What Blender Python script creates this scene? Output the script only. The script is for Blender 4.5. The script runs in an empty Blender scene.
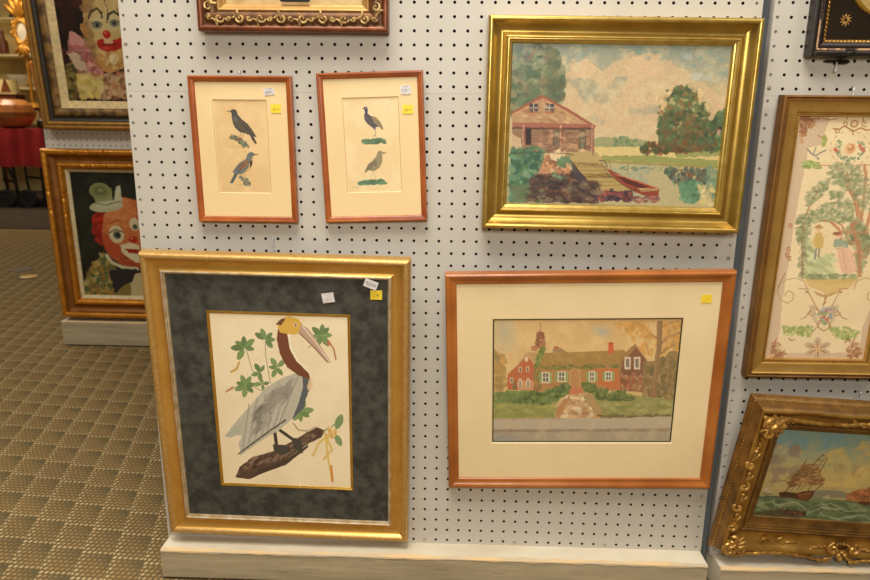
import bpy, math, random
import numpy as np
from mathutils import Matrix, Vector, Euler
PI = math.pi
SC = bpy.context.scene
COL = SC.collection
IN = 0.0254
rng = random.Random(7)

# ------------------------------------------------------------------ objects
def tag(o, label=None, cat=None, group=None, kind=None):
    if label: o['label'] = label
    if cat: o['category'] = cat
    if group: o['group'] = group
    if kind: o['kind'] = kind
    return o

def thing(name, label, cat, loc=(0, 0, 0), R=None, group=None):
    o = bpy.data.objects.new(name, None)
    o.empty_display_size = 0.05
    COL.objects.link(o)
    M = Matrix.Translation(loc)
    if R is not None: M = M @ R.to_4x4()
    o.matrix_world = M
    return tag(o, label, cat, group)

class MB:
    """collects geometry for one mesh"""
    def __init__(s): s.v = []; s.f = []; s.sm = []
    def add(s, vs, fs, smooth=False):
        n = len(s.v); s.v += [tuple(v) for v in vs]
        s.f += [tuple(i + n for i in f) for f in fs]; s.sm += [smooth] * len(fs)
        return s
    def box(s, a, b, M=None):
        x0, y0, z0 = a; x1, y1, z1 = b
        vs = [(x0,y0,z0),(x1,y0,z0),(x1,y1,z0),(x0,y1,z0),(x0,y0,z1),(x1,y0,z1),(x1,y1,z1),(x0,y1,z1)]
        if M is not None: vs = [M @ Vector(v) for v in vs]
        return s.add(vs, [(0,3,2,1),(4,5,6,7),(0,1,5,4),(1,2,6,5),(2,3,7,6),(3,0,4,7)])
    def tube(s, pts, rad, n=8, caps=True):
        pts = [Vector(p) for p in pts]; m = len(pts)
        rs = rad if isinstance(rad, (list, tuple)) else [rad] * m
        t0 = (pts[1] - pts[0]).normalized()
        up = Vector((0, 0, 1)) if abs(t0.z) < .9 else Vector((1, 0, 0))
        a = t0.cross(up).normalized(); vs = []
        for i, p in enumerate(pts):
            t = (pts[min(i+1, m-1)] - pts[max(i-1, 0)]).normalized()
            a = (a - t * a.dot(t)).normalized(); b = t.cross(a)
            for k in range(n):
                an = 2*PI*k/n; vs.append(p + (a*math.cos(an) + b*math.sin(an)) * rs[i])
        fs = [(i*n+k, i*n+(k+1) % n, (i+1)*n+(k+1) % n, (i+1)*n+k) for i in range(m-1) for k in range(n)]
        if caps: fs += [tuple(range(n))[::-1], tuple(range((m-1)*n, m*n))]
        return s.add(vs, fs, True)
    def lathe(s, prof, c=(0, 0, 0), n=24):
        vs = []; m = len(prof)
        for r, z in prof:
            for k in range(n):
                an = 2*PI*k/n; vs.append((c[0]+r*math.cos(an), c[1]+r*math.sin(an), c[2]+z))
        fs = [(i*n+k, i*n+(k+1) % n, (i+1)*n+(k+1) % n, (i+1)*n+k) for i in range(m-1) for k in range(n)]
        return s.add(vs, fs, True)
    def ball(s, c, r, n=8, m=5, sc=(1, 1, 1), R=None):
        vs = []; fs = []
        for i in range(m+1):
            ph = PI*i/m
            for k in range(n):
                an = 2*PI*k/n
                v = Vector((r*sc[0]*math.sin(ph)*math.cos(an), r*sc[1]*math.sin(ph)*math.sin(an), r*sc[2]*math.cos(ph)))
                if R is not None: v = R @ v
                vs.append(v + Vector(c))
        fs = [(i*n+k, i*n+(k+1) % n, (i+1)*n+(k+1) % n, (i+1)*n+k) for i in range(m) for k in range(n)]
        return s.add(vs, fs, True)
    def build(s, name, mat, parent=None, sharp=35):
        me = bpy.data.meshes.new(name); me.from_pydata(s.v, [], s.f)
        me.polygons.foreach_set('use_smooth', s.sm)
        me.validate(); me.update()
        if sharp and any(s.sm): me.set_sharp_from_angle(angle=math.radians(sharp))
        me.materials.append(mat)
        o = bpy.data.objects.new(name, me); COL.objects.link(o)
        if parent is not None: o.parent = parent
        return o

def sm(prof, n=4):
    """Catmull-Rom smoothing of a profile"""
    out = []; P = [prof[0]] + list(prof) + [prof[-1]]
    for i in range(1, len(P)-2):
        p0, p1, p2, p3 = P[i-1:i+3]
        for k in range(n):
            t = k/n
            out.append(tuple(.5*((2*p1[j])+(-p0[j]+p2[j])*t+(2*p0[j]-5*p1[j]+4*p2[j]-p3[j])*t*t+(-p0[j]+3*p1[j]-3*p2[j]+p3[j])*t**3) for j in (0, 1)))
    out.append(tuple(prof[-1])); return out

def rail(name, rect, prof, mat, parent, seg=1, wob=None):
    """mitred moulding round rect (x0,z0,x1,z1) in local XZ, outwards is -Y; prof = (inset, height)"""
    x0, z0, x1, z1 = rect; mb = MB()
    for side in range(4):
        vs = []; m = len(prof)
        for k in range(seg+1):
            t = k/seg
            for d, h in prof:
                c = [(x0+d, z0+d), (x1-d, z0+d), (x1-d, z1-d), (x0+d, z1-d)]
                a, b = c[side], c[(side+1) % 4]
                px, pz = a[0]+(b[0]-a[0])*t, a[1]+(b[1]-a[1])*t
                hh = h
                if wob: hh = h + wob(side, t, d, h)
                vs.append((px, -hh, pz))
        fs = [(k*m+i, (k+1)*m+i, (k+1)*m+i+1, k*m+i+1) for k in range(seg) for i in range(m-1)]
        mb.add(vs, fs, True)
    return mb.build(name, mat, parent, 40)

def panel(name, rect, h, mat, parent, hole=None, th=.0015):
    """flat board facing -Y at height h, with an optional bevelled rectangular opening"""
    x0, z0, x1, z1 = rect; mb = MB()
    if hole is None:
        mb.box((x0, -h, z0), (x1, -h+th, z1))
    else:
        a, b, c, d = hole
        O = [(x0,z0),(x1,z0),(x1,z1),(x0,z1)]; I = [(a,b),(c,b),(c,d),(a,d)]
        J = [(a+th,b+th),(c-th,b+th),(c-th,d-th),(a+th,d-th)]
        vs = [(x,-h,z) for x,z in O] + [(x,-h,z) for x,z in I] + [(x,-h+th,z) for x,z in J] + [(x,-h+th,z) for x,z in O]
        fs = []
        for i in range(4):
            j = (i+1) % 4
            fs += [(i, j, 4+j, 4+i), (4+i, 4+j, 8+j, 8+i), (j, i, 12+i, 12+j)]
        mb.add(vs, fs)
    return mb.build(name, mat, parent)

# ------------------------------------------------------------------ materials
def lin(c):
    return tuple(((x/255.)/12.92 if x/255. <= .04045 else ((x/255.+.055)/1.055)**2.4) for x in c) + (1.,)

class NT:
    def __init__(s, name):
        s.m = bpy.data.materials.new(name); s.m.use_nodes = True
        s.t = s.m.node_tree; s.b = s.t.nodes['Principled BSDF']
        s.L = s.t.links.new
    def n(s, typ, **kw):
        nd = s.t.nodes.new(typ)
        for k, v in kw.items():
            setattr(nd, k, v)
        return nd
    def put(s, sock, v):
        if hasattr(v, 'is_output'): s.L(v, sock)
        else: sock.default_value = v
    def math(s, op, a, b=0., c=None):
        nd = s.n('ShaderNodeMath', operation=op); s.put(nd.inputs[0], a); s.put(nd.inputs[1], b)
        if c is not None: s.put(nd.inputs[2], c)
        return nd.outputs[0]
    def mix(s, f, a, b):
        nd = s.n('ShaderNodeMix', data_type='RGBA'); s.put(nd.inputs[0], f); s.put(nd.inputs[6], a); s.put(nd.inputs[7], b)
        return nd.outputs[2]
    def noise(s, scale, detail=3, vec=None, stretch=None, rough=.55):
        nd = s.n('ShaderNodeTexNoise'); nd.inputs['Scale'].default_value = scale; nd.inputs['Detail'].default_value = detail
        nd.inputs['Roughness'].default_value = rough
        if stretch or vec is None:
            tc = s.n('ShaderNodeTexCoord').outputs['Object']
            if stretch:
                mp = s.n('ShaderNodeMapping'); mp.inputs['Scale'].default_value = stretch; s.L(tc, mp.inputs[0]); tc = mp.outputs[0]
            vec = tc
        s.L(vec, nd.inputs['Vector']); return nd.outputs['Fac']
    def ramp(s, f, lo, hi, a=0., b=1.):
        nd = s.n('ShaderNodeMapRange'); s.put(nd.inputs[0], f); nd.inputs[1].default_value = lo; nd.inputs[2].default_value = hi
        nd.inputs[3].default_value = a; nd.inputs[4].default_value = b; return nd.outputs[0]
    def bump(s, h, strength=.3, dist=.001):
        nd = s.n('ShaderNodeBump'); nd.inputs['Strength'].default_value = strength; nd.inputs['Distance'].default_value = dist
        s.L(h, nd.inputs['Height']); s.L(nd.outputs[0], s.b.inputs['Normal'])
    def set(s, **kw):
        for k, v in kw.items(): s.put(s.b.inputs[k.replace('_', ' ')], v)
        return s

def simple(name, c1, c2=None, scale=20, rough=.6, metal=0., stretch=None, bump=0., bscale=200, lo=.35, hi=.65, coat=0., spec=.5, detail=4):
    t = NT(name); t.set(Roughness=rough, Metallic=metal)
    t.b.inputs['Specular IOR Level'].default_value = spec
    if coat: t.b.inputs['Coat Weight'].default_value = coat; t.b.inputs['Coat Roughness'].default_value = .1
    if c2 is None: c2 = tuple(x*.86 for x in c1)
    f = t.ramp(t.noise(scale, detail, stretch=stretch), lo, hi)
    t.set(Base_Color=t.mix(f, lin(c1), lin(c2)))
    if bump: t.bump(t.noise(bscale, 2, stretch=stretch), bump)
    return t.m

def gold(name, c1, c2, dark=(60, 38, 12), scale=30, rough=.38, metal=.75, wear=.0, wscale=60, bump=.15):
    t = NT(name); t.set(Metallic=metal)
    f = t.ramp(t.noise(scale, 5), .3, .7)
    col = t.mix(f, lin(c1), lin(c2))
    if wear:
        w = t.ramp(t.noise(wscale, 6, rough=.7), 1-wear-.12, 1-wear+.05)
        col = t.mix(w, col, lin(dark))
        t.set(Roughness=t.ramp(w, 0, 1, rough, .75))
    else: t.set(Roughness=t.ramp(f, 0, 1, rough-.04, rough+.1))
    t.set(Base_Color=col)
    if bump: t.bump(t.noise(wscale*4, 3), bump)
    return t.m

def carved(name, hi_c, lo_c, scale=90, rough=.45, metal=.6, bump=.8, dist=.004, t0=.42, t1=.58):
    """gilding rubbed bright on the high spots and dark in the hollows"""
    t = NT(name); t.set(Metallic=metal, Roughness=rough)
    n = t.noise(scale, 4, rough=.6); f = t.ramp(n, t0, t1)
    t.set(Base_Color=t.mix(f, lin(lo_c), lin(hi_c))); t.bump(n, bump, dist)
    return t.m
# ------------------------------------------------------------------ painting with numpy onto a fine mesh
class Canvas:
    """paints polygons and dabs into an array; digitised outlines are squared up by a homography"""
    def __init__(s, w, h, quad, seed=1, bg=(200, 190, 160)):
        s.w, s.h = w, h; s.rs = np.random.RandomState(seed)
        s.img = np.empty((h, w, 3), np.float32); s.img[:] = np.array(bg)/255.
        dst = [(0, 0), (w, 0), (w, h), (0, h)]; A = []; B = []
        for (x, y), (u, v) in zip(quad, dst):
            A.append([x, y, 1, 0, 0, 0, -u*x, -u*y]); B.append(u)
            A.append([0, 0, 0, x, y, 1, -v*x, -v*y]); B.append(v)
        s.H = np.append(np.linalg.solve(np.array(A, float), np.array(B, float)), 1).reshape(3, 3)
        s.cr = (0, 0, 1.); s.wx = s.field(9, 3)*2-1; s.wy = s.field(9, 3)*2-1
        s.px = w / math.hypot(quad[1][0]-quad[0][0], quad[1][1]-quad[0][1])
    def field(s, cell, octs=3):
        out = np.zeros((s.h, s.w), np.float32); amp = 1.; tot = 0.
        for o in range(octs):
            c = max(1.5, cell/2**o); gh, gw = int(s.h/c)+3, int(s.w/c)+3
            g = s.rs.rand(gh, gw).astype(np.float32)
            y = np.arange(s.h)/c; x = np.arange(s.w)/c; yi = y.astype(int); xi = x.astype(int)
            fy = (y-yi)[:, None]; fx = (x-xi)[None]; fy = fy*fy*(3-2*fy); fx = fx*fx*(3-2*fx)
            a = g[np.ix_(yi, xi)]; b = g[np.ix_(yi, xi+1)]; c2 = g[np.ix_(yi+1, xi)]; d = g[np.ix_(yi+1, xi+1)]
            out += amp*((a*(1-fx)+b*fx)*(1-fy)+(c2*(1-fx)+d*fx)*fy); tot += amp; amp *= .5
        return out/tot
    def fr(s, ox, oy, sc): s.cr = (ox, oy, sc); s.k = s.px/sc
    def T(s, pts):
        P = np.array([[s.cr[0]+x/s.cr[2], s.cr[1]+y/s.cr[2], 1.] for x, y in pts]) @ s.H.T
        return P[:, :2]/P[:, 2:]
    def _bb(s, Q, pad):
        x0 = max(0, int(Q[:, 0].min()-pad)); x1 = min(s.w, int(Q[:, 0].max()+pad)+2)
        y0 = max(0, int(Q[:, 1].min()-pad)); y1 = min(s.h, int(Q[:, 1].max()+pad)+2)
        return x0, x1, y0, y1
    def _put(s, bb, m, col, al):
        x0, x1, y0, y1 = bb; R = s.img[y0:y1, x0:x1]; m = (m*al)[..., None]
        R *= 1-m; R += m*(np.array(col, np.float32)/255.)
    def inside(s, Q, X, Y):
        r = np.zeros(X.shape, bool); n = len(Q)
        for i in range(n):
            (xa, ya), (xb, yb) = Q[i], Q[(i+1) % n]
            if ya == yb: continue
            c = ((ya > Y) != (yb > Y)) & (X < (xb-xa)*(Y-ya)/(yb-ya)+xa); r ^= c
        return r
    def poly(s, pts, col, al=1., jit=0., tex=0.):
        Q = s.T(pts); bb = s._bb(Q, jit+1); x0, x1, y0, y1 = bb
        if x1 <= x0 or y1 <= y0: return
        Y, X = np.mgrid[y0:y1, x0:x1].astype(np.float32)
        if jit: X = X+s.wx[y0:y1, x0:x1]*jit; Y = Y+s.wy[y0:y1, x0:x1]*jit
        m = sum(s.inside(Q, X+a, Y+b).astype(np.float32) for a, b in ((.25,.25),(.75,.25),(.25,.75),(.75,.75)))/4
        s._put(bb, m, col, al)
        if tex:
            n = (s.wx[::-1, ::-1][y0:y1, x0:x1])*tex*m; s.img[y0:y1, x0:x1] *= (1+n)[..., None]
    def line(s, pts, wd, col, al=1., jit=0.):
        Q = s.T(pts); w = wd*s.k/2; bb = s._bb(Q, w+2+jit); x0, x1, y0, y1 = bb
        if x1 <= x0 or y1 <= y0: return
        Y, X = np.mgrid[y0:y1, x0:x1].astype(np.float32)+.5
        if jit: X = X+s.wx[y0:y1, x0:x1]*jit; Y = Y+s.wy[y0:y1, x0:x1]*jit
        D = np.full(X.shape, 1e9, np.float32)
        for (xa, ya), (xb, yb) in zip(Q[:-1], Q[1:]):
            dx, dy = xb-xa, yb-ya; L = dx*dx+dy*dy+1e-9
            t = np.clip(((X-xa)*dx+(Y-ya)*dy)/L, 0, 1); D = np.minimum(D, np.hypot(X-xa-t*dx, Y-ya-t*dy))
        s._put(bb, np.clip(w-D+.5, 0, 1) if w >= .5 else np.clip(1-D, 0, 1)*w*2, col, al)
    def ell(s, cx, cy, rx, ry, col, al=1., rot=0., soft=.0, jit=0.):
        q = s.T([(cx, cy)])[0]; a, b = max(rx*s.k, .5), max(ry*s.k, .5); R = max(a, b)*(1+soft)+1+jit
        bb = s._bb(np.array([q]), R); x0, x1, y0, y1 = bb
        if x1 <= x0 or y1 <= y0: return
        Y, X = np.mgrid[y0:y1, x0:x1].astype(np.float32)+.5
        if jit: X = X+s.wx[y0:y1, x0:x1]*jit; Y = Y+s.wy[y0:y1, x0:x1]*jit
        X = X-q[0]; Y = Y-q[1]; c, n = math.cos(rot), math.sin(rot)
        d = np.hypot((X*c+Y*n)/a, (-X*n+Y*c)/b)
        m = np.clip((1+soft-d)/(2*soft), 0, 1) if soft else np.clip((1-d)*min(a, b)+.5, 0, 1)
        s._put(bb, m, col, al)
    def dabs(s, pts, n, size, cols, al=.85, asp=1.6, rot=None, soft=.0):
        xs = [p[0] for p in pts]; ys = [p[1] for p in pts]; P = np.array(pts, float); k = 0; tries = 0
        while k < n and tries < n*12:
            tries += 1
            x = s.rs.uniform(min(xs), max(xs)); y = s.rs.uniform(min(ys), max(ys))
            if not s.inside(P, np.array([x]), np.array([y]))[0]: continue
            k += 1; c = cols[s.rs.randint(len(cols))]; v = s.rs.uniform(.88, 1.12)
            r = size*s.rs.uniform(.6, 1.4); a = s.rs.uniform(0, PI) if rot is None else rot+s.rs.uniform(-.3, .3)
            s.ell(x, y, r*asp, r, [min(255, q*v) for q in c], al, a, soft)
    def shade(s, stops):
        """vertical gradient of colours over the whole canvas"""
        ys = np.array([a for a, _ in stops])*s.h; Y = np.arange(s.h)
        for c in range(3): s.img[:, :, c] = np.interp(Y, ys, [q[c]/255. for _, q in stops])[:, None]
    def mottle(s, col, cell, lo=.5, hi=.8, al=1., box=None):
        m = np.clip((s.field(cell, 4)-lo)/(hi-lo), 0, 1)*al
        if box is not None:
            Q = s.T(box); Y, X = np.mgrid[0:s.h, 0:s.w].astype(np.float32)
            m = m*s.inside(Q, X+s.wx*4, Y+s.wy*4)
        s.img[:] = s.img*(1-m[..., None]) + m[..., None]*(np.array(col, np.float32)/255.)
    def grain(s, amp=.05, cell=2):
        s.img *= (1+(s.field(cell, 1)-.5)*2*amp)[..., None]
        s.img *= (1+(s.rs.rand(s.h, s.w)-.5)*amp)[..., None]
    def edge(s, col, wd=6, al=.4):
        Y, X = np.mgrid[0:s.h, 0:s.w]; d = np.minimum(np.minimum(X, s.w-X), np.minimum(Y, s.h-Y))
        m = (np.clip(1-d/wd, 0, 1)*al)[..., None]; s.img[:] = s.img*(1-m)+m*(np.array(col)/255.)
    def mesh(s, name, rect, h, mat, parent):
        x0, z0, x1, z1 = rect; nx, ny = s.w, s.h
        X, Z = np.meshgrid(np.linspace(x0, x1, nx), np.linspace(z1, z0, ny))
        co = np.stack([X, np.full_like(X, -h), Z], -1).astype(np.float32).ravel()
        me = bpy.data.meshes.new(name); me.vertices.add(nx*ny); me.vertices.foreach_set('co', co)
        i = (np.arange(ny-1)[:, None]*nx+np.arange(nx-1)[None]).ravel()
        q = np.stack([i, i+nx, i+nx+1, i+1], -1).astype(np.int32); nf = len(q)
        me.loops.add(nf*4); me.loops.foreach_set('vertex_index', q.ravel())
        me.polygons.add(nf); me.polygons.foreach_set('loop_start', np.arange(nf, dtype=np.int32)*4)
        me.update(calc_edges=True)
        im = np.clip(s.img, 0, 1); L = np.where(im <= .04045, im/12.92, ((im+.055)/1.055)**2.4)
        at = me.color_attributes.new('Col', 'FLOAT_COLOR', 'POINT')
        at.data.foreach_set('color', np.concatenate([L, np.ones(L.shape[:2]+(1,))], -1).astype(np.float32).ravel())
        me.materials.append(mat)
        o = bpy.data.objects.new(name, me); COL.objects.link(o); o.parent = parent
        return o

def art_mat(name, rough=.6, coat=0., bump=0., gain=1.):
    t = NT(name); a = t.n('ShaderNodeVertexColor', layer_name='Col')
    col = a.outputs['Color']
    if gain != 1.:
        mx = t.n('ShaderNodeMix', data_type='RGBA', blend_type='MULTIPLY'); mx.inputs[0].default_value = 1
        t.L(col, mx.inputs[6]); mx.inputs[7].default_value = (gain, gain, gain, 1); col = mx.outputs[2]
    t.L(col, t.b.inputs['Base Color']); t.set(Roughness=rough)
    t.b.inputs['Specular IOR Level'].default_value = .3
    if coat: t.b.inputs['Coat Weight'].default_value = coat; t.b.inputs['Coat Roughness'].default_value = .15
    if bump: t.bump(t.noise(350, 3), bump, .0008)
    return t.m
# ------------------------------------------------------------------ the pictures
def art_boathouse():
    c = Canvas(470, 345, [(512.6, 42.9), (732.2, 45.9), (713.8, 208.0), (505.9, 203.6)], 3, (190,170,130))
    c.shade([(0,(142,150,132)),(.12,(158,156,130)),(.3,(188,168,126)),(.6,(196,176,128)),(.68,(190,176,120)),(1,(160,150,112))])
    c.fr(470,0,2.319)
    for p, col in (([(215,190),(235,140),(268,128),(300,165),(345,140),(375,122),(440,128),(495,165),(560,205),(592,235),(590,335),(210,335)],(200,172,132)),
                   ([(240,150),(265,133),(290,160),(270,190),(240,180)],(206,178,138)), ([(350,150),(380,128),(430,135),(450,170),(380,190)],(206,176,136))):
        c.poly(p, col, .85, 9)
    c.mottle((140,146,126),34,.5,.68,.65,[(200,185),(420,175),(470,250),(330,290),(210,270)])
    c.mottle((206,190,148),16,.45,.75,.6,[(100,97),(605,110),(590,335),(200,335)])
    c.mottle((176,184,172),22,.5,.7,.7,[(480,115),(603,110),(598,190),(500,190)])
    c.mottle((122,148,140),14,.55,.75,.5,[(200,100),(603,110),(600,180),(360,130),(240,150)])
    # far bank
    c.poly([(286,322),(305,316),(340,322),(352,314),(375,322),(415,326),(415,342),(286,342)],(136,142,98),.8,3)
    c.dabs([(335,318),(380,318),(395,338),(335,340)],40,3,[(104,128,92),(128,140,100)],.7)
    c.poly([(286,341),(400,340),(582,352),(578,392),(300,378)],(206,184,122),1,3)
    c.poly([(296,362),(420,360),(575,372),(575,388),(420,378),(300,372)],(128,138,76),.8,4)
    c.poly([(470,352),(582,346),(580,362),(480,364)],(122,134,78),.7,4)
    # water
    c.poly([(300,374),(430,378),(575,388),(568,480),(260,470)],(178,166,124),1,3)
    c.mottle((150,158,136),12,.45,.7,.7,[(300,374),(430,378),(430,470),(300,465)])
    c.poly([(300,371),(575,386),(575,391),(300,377)],(150,132,76),.8,1)
    c.dabs([(330,384),(560,390),(560,400),(340,394)],50,2,[(120,134,96),(92,118,90)],.6,2.4,0)
    c.dabs([(450,392),(560,392),(552,425),(470,425)],120,4,[(84,96,84),(98,100,80),(128,84,58),(96,120,92),(72,80,74)],.7,1.5)
    c.dabs([(488,425),(530,420),(540,462),(490,468)],90,5,[(96,136,102),(110,146,112),(88,124,94)],.75)
    c.dabs([(548,385),(574,385),(568,470),(550,440)],60,4,[(118,144,118),(130,140,106)],.7)
    c.dabs([(530,430),(565,430),(560,474),(535,474)],40,4,[(206,188,124),(196,182,130)],.7)
    # right trees
    tr = [(438,262),(446,232),(470,206),(498,200),(520,206),(545,236),(552,270),(552,348),(440,350),(436,300)]
    c.poly(tr,(92,104,66),.92,6)
    c.poly([(556,280),(575,268),(594,246),(588,348),(552,348)],(88,106,68),.9,6)
    c.dabs(tr,330,5,[(78,98,62),(104,122,78),(122,134,84),(86,92,60),(128,102,62),(66,82,58)],.75)
    c.dabs([(556,280),(592,252),(588,346),(552,346)],80,5,[(78,102,64),(104,128,84),(70,84,60)],.75)
    c.dabs([(450,300),(575,300),(575,348),(450,348)],80,4,[(64,78,60),(120,84,54),(78,88,62)],.7)
    c.dabs([(396,340),(420,330),(480,336),(520,350),(420,355),(396,350)],110,4,[(78,82,52),(98,74,46),(70,84,56),(124,82,52)],.8)
    c.dabs([(436,230),(450,205),(470,200),(452,250),(440,290)],26,4,[(204,176,128)],.8); c.dabs([(500,196),(530,205),(556,240),(560,275),(545,250),(522,215)],30,4,[(204,178,132),(196,176,128)],.8); c.dabs([(465,215),(540,225),(545,320),(455,320)],30,3,[(196,176,126)],.55)
    c.dabs([(440,260),(552,260),(552,345),(442,345)],140,5,[(70,84,56),(92,104,66),(112,88,58)],.55,1.4)
    c.dabs([(185,112),(215,150),(228,190),(222,225),(200,190),(190,150)],34,5,[(176,164,126),(190,170,128)],.65); c.dabs([(105,110),(190,120),(200,210),(105,240)],24,4,[(170,162,124)],.5)
    for x in (478,500,524): c.line([(x,350),(x+2,310),(x-2,270)],3,(116,82,56),.5,2)
    # left trees
    tl = [(100,104),(150,104),(185,108),(205,140),(218,180),(212,215),(220,232),(98,262)]
    c.poly(tl,(98,108,76),.9,9)
    c.dabs(tl,420,7,[(84,104,72),(112,124,88),(132,136,98),(92,98,74),(76,96,68),(136,120,86)],.65)
    c.dabs([(140,110),(175,112),(180,150),(150,160)],22,4,[(150,152,120)],.5)
    c.ell(134,132,9,12,(86,88,84),.8,0,.5); c.line([(136,140),(150,118)],5,(150,104,70),.7,2)
    # boathouse
    c.poly([(98,262),(169,222),(289,293),(98,292)],(172,136,98),1,1)
    c.mottle((190,156,110),8,.45,.7,.6,[(110,262),(169,228),(270,290),(110,290)])
    c.line([(98,262),(169,223),(232,258),(289,293)],6,(148,86,64),.95,1)
    c.line([(98,268),(169,230),(250,276)],2.5,(206,150,106),.8,1)
    c.poly([(98,294),(283,294),(283,356),(240,356),(150,352),(98,350)],(142,110,84),1,1)
    for y in range(300,350,7): c.line([(132,y),(280,y+2)],1.6,(120,82,58),.55,1.5)
    c.mottle((184,138,100),9,.5,.7,.7,[(160,300),(275,300),(275,345),(160,345)])
    c.poly([(98,284),(289,288),(290,298),(98,296)],(156,98,76),1,1)
    c.line([(98,297),(286,300)],3,(72,54,46),.85,1)
    c.poly([(128,298),(143,298),(142,336),(130,336)],(52,40,38),1,1)
    c.poly([(98,312),(118,320),(122,345),(98,348)],(196,170,132),.9,2)
    for x0, x1 in ((194,208),(253,268)):
        c.poly([(x0,304),(x1,303),(x1,344),(x0,344)],(118,118,92),1,1); c.line([(x0,304),(x1,303),(x1,344),(x0,344),(x0,304)],2,(86,60,46),.9); c.line([(x0,344),((x0+x1)/2,318),(x1,344)],2,(96,66,52),.7)
    for x in (125,211,284): c.line([(x,292),(x,356)],5,(198,150,118),1); c.line([(x+3,292),(x+3,356)],2,(132,66,52),.9)
    for x, y in ((148,250),(185,250)):
        c.poly([(x-10,y-10),(x+10,y-9),(x+10,y+10),(x-10,y+9)],(66,62,66),1); c.line([(x,y-9),(x,y+9)],2,(190,186,176)); c.line([(x-9,y),(x+9,y)],2,(190,186,176)); c.line([(x-10,y+11),(x+10,y+12)],2.5,(166,86,58))
    # undergrowth, rocks, pier
    c.poly([(128,400),(235,395),(300,420),(300,470),(120,468)],(92,74,62),1,4)
    c.dabs([(128,400),(300,400),(300,468),(128,466)],170,5,[(70,56,52),(112,72,54),(128,98,72),(84,84,72),(60,50,52),(104,66,50)],.75,1.9,.1)
    c.poly([(165,362),(225,352),(232,400),(150,406)],(176,134,98),1,4)
    c.dabs([(160,365),(228,362),(230,402),(150,404)],110,4,[(196,156,116),(158,104,74),(130,92,68),(186,128,90)],.8,1.3)
    c.poly([(184,354),(206,345),(222,360),(206,376),(188,368)],(216,190,146),1,2); c.poly([(250,352),(262,344),(280,356),(264,360)],(212,188,150),.9,2)
    c.poly([(215,352),(288,350),(318,376),(240,378)],(176,152,100),1,2)
    c.poly([(232,372),(306,378),(340,402),(376,440),(330,446),(292,440),(262,404)],(172,148,92),1,1)
    c.poly([(262,404),(330,400),(338,410),(272,414)],(150,124,66),.9,1)
    for k in range(7): c.line([(240+k*9,376+k*9),(306+k*9,380+k*8)],1.6,(118,92,52),.7,1)
    c.line([(236,376),(262,408),(292,440)],4,(72,56,50),.9,1.5)
    c.poly([(234,378),(262,408),(290,442),(300,468),(262,440),(240,410)],(74,62,66),.9,2)
    c.poly([(290,442),(376,442),(380,462),(300,466)],(82,60,66),.9,3)
    c.dabs([(285,436),(375,446),(375,464),(292,464)],36,5,[(150,78,66),(60,48,58),(118,66,60)],.8,1)
    c.line([(300,372),(312,372),(318,386)],3,(96,82,60),.9); c.line([(318,404),(306,378)],1.4,(96,84,66),.8); c.line([(330,408),(322,372)],1.4,(110,104,78),.8); c.line([(364,404),(368,380)],1.6,(104,108,84),.9)
    c.poly([(97,352),(118,348),(150,340),(170,352),(160,380),(150,400),(128,430),(130,465),(94,464)],(84,116,82),1,5)
    c.dabs([(97,350),(165,345),(160,385),(130,420),(128,462),(95,462)],260,6,[(72,110,84),(98,136,102),(84,118,76),(122,146,112),(60,92,72)],.75)
    c.dabs([(98,430),(170,440),(165,466),(96,464)],40,6,[(112,122,92),(98,116,80)],.6)
    c.dabs([(200,372),(230,362),(232,380),(212,388)],20,4,[(100,126,92)],.8); c.dabs([(192,402),(212,400),(212,418),(196,418)],14,4,[(106,130,100)],.8)
    c.fr(615,120,6.108)
    c.poly([(-60,290),(-10,310),(30,335),(130,372),(262,418),(266,462),(190,466),(120,440),(60,400),(0,360)],(138,66,50),1,2)
    c.poly([(0,330),(60,350),(130,380),(205,412),(130,412),(60,380)],(86,44,40),1,2)
    c.poly([(135,415),(262,420),(262,432),(160,436)],(196,158,104),1,1)
    c.line([(0,330),(130,372),(262,418)],7,(186,104,74),1,1); c.line([(120,380),(132,372),(140,392)],6,(120,52,44),.9)
    c.dabs([(110,470),(265,468),(262,500),(130,500)],40,9,[(150,84,72),(176,150,124),(110,70,66)],.7,2,0)
    c.ell(640,52,11,11,(60,40,32)); c.ell(632,75,12,20,(214,160,132),.7,0,.4)
    c.fr(470,0,2.319)
    for p in ([(232,374),(262,406),(300,452)],[(240,380),(306,384)],[(262,408),(336,408)],[(376,442),(300,446)],[(98,296),(288,298)],[(211,300),(211,356)],[(125,300),(126,350)],[(284,300),(284,358)],[(150,404),(232,402)],[(318,404),(372,440),(438,442)],[(98,356),(150,352),(240,358)]): c.line(p, 2.2, (78,54,44), .6, 2.5)
    c.dabs([(140,412),(300,424),(300,468),(130,466)],90,5,[(52,42,42),(74,56,50),(140,118,92)],.55,2.4,.1)
    c.dabs([(150,296),(280,298),(280,352),(150,350)],46,3,[(112,76,56),(186,148,112)],.5,3,.05)
    c.dabs([(120,262),(169,232),(250,284),(120,288)],36,3,[(148,104,74),(206,172,128)],.45,3,.2)
    c.grain(0.045,2.2); return c

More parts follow.
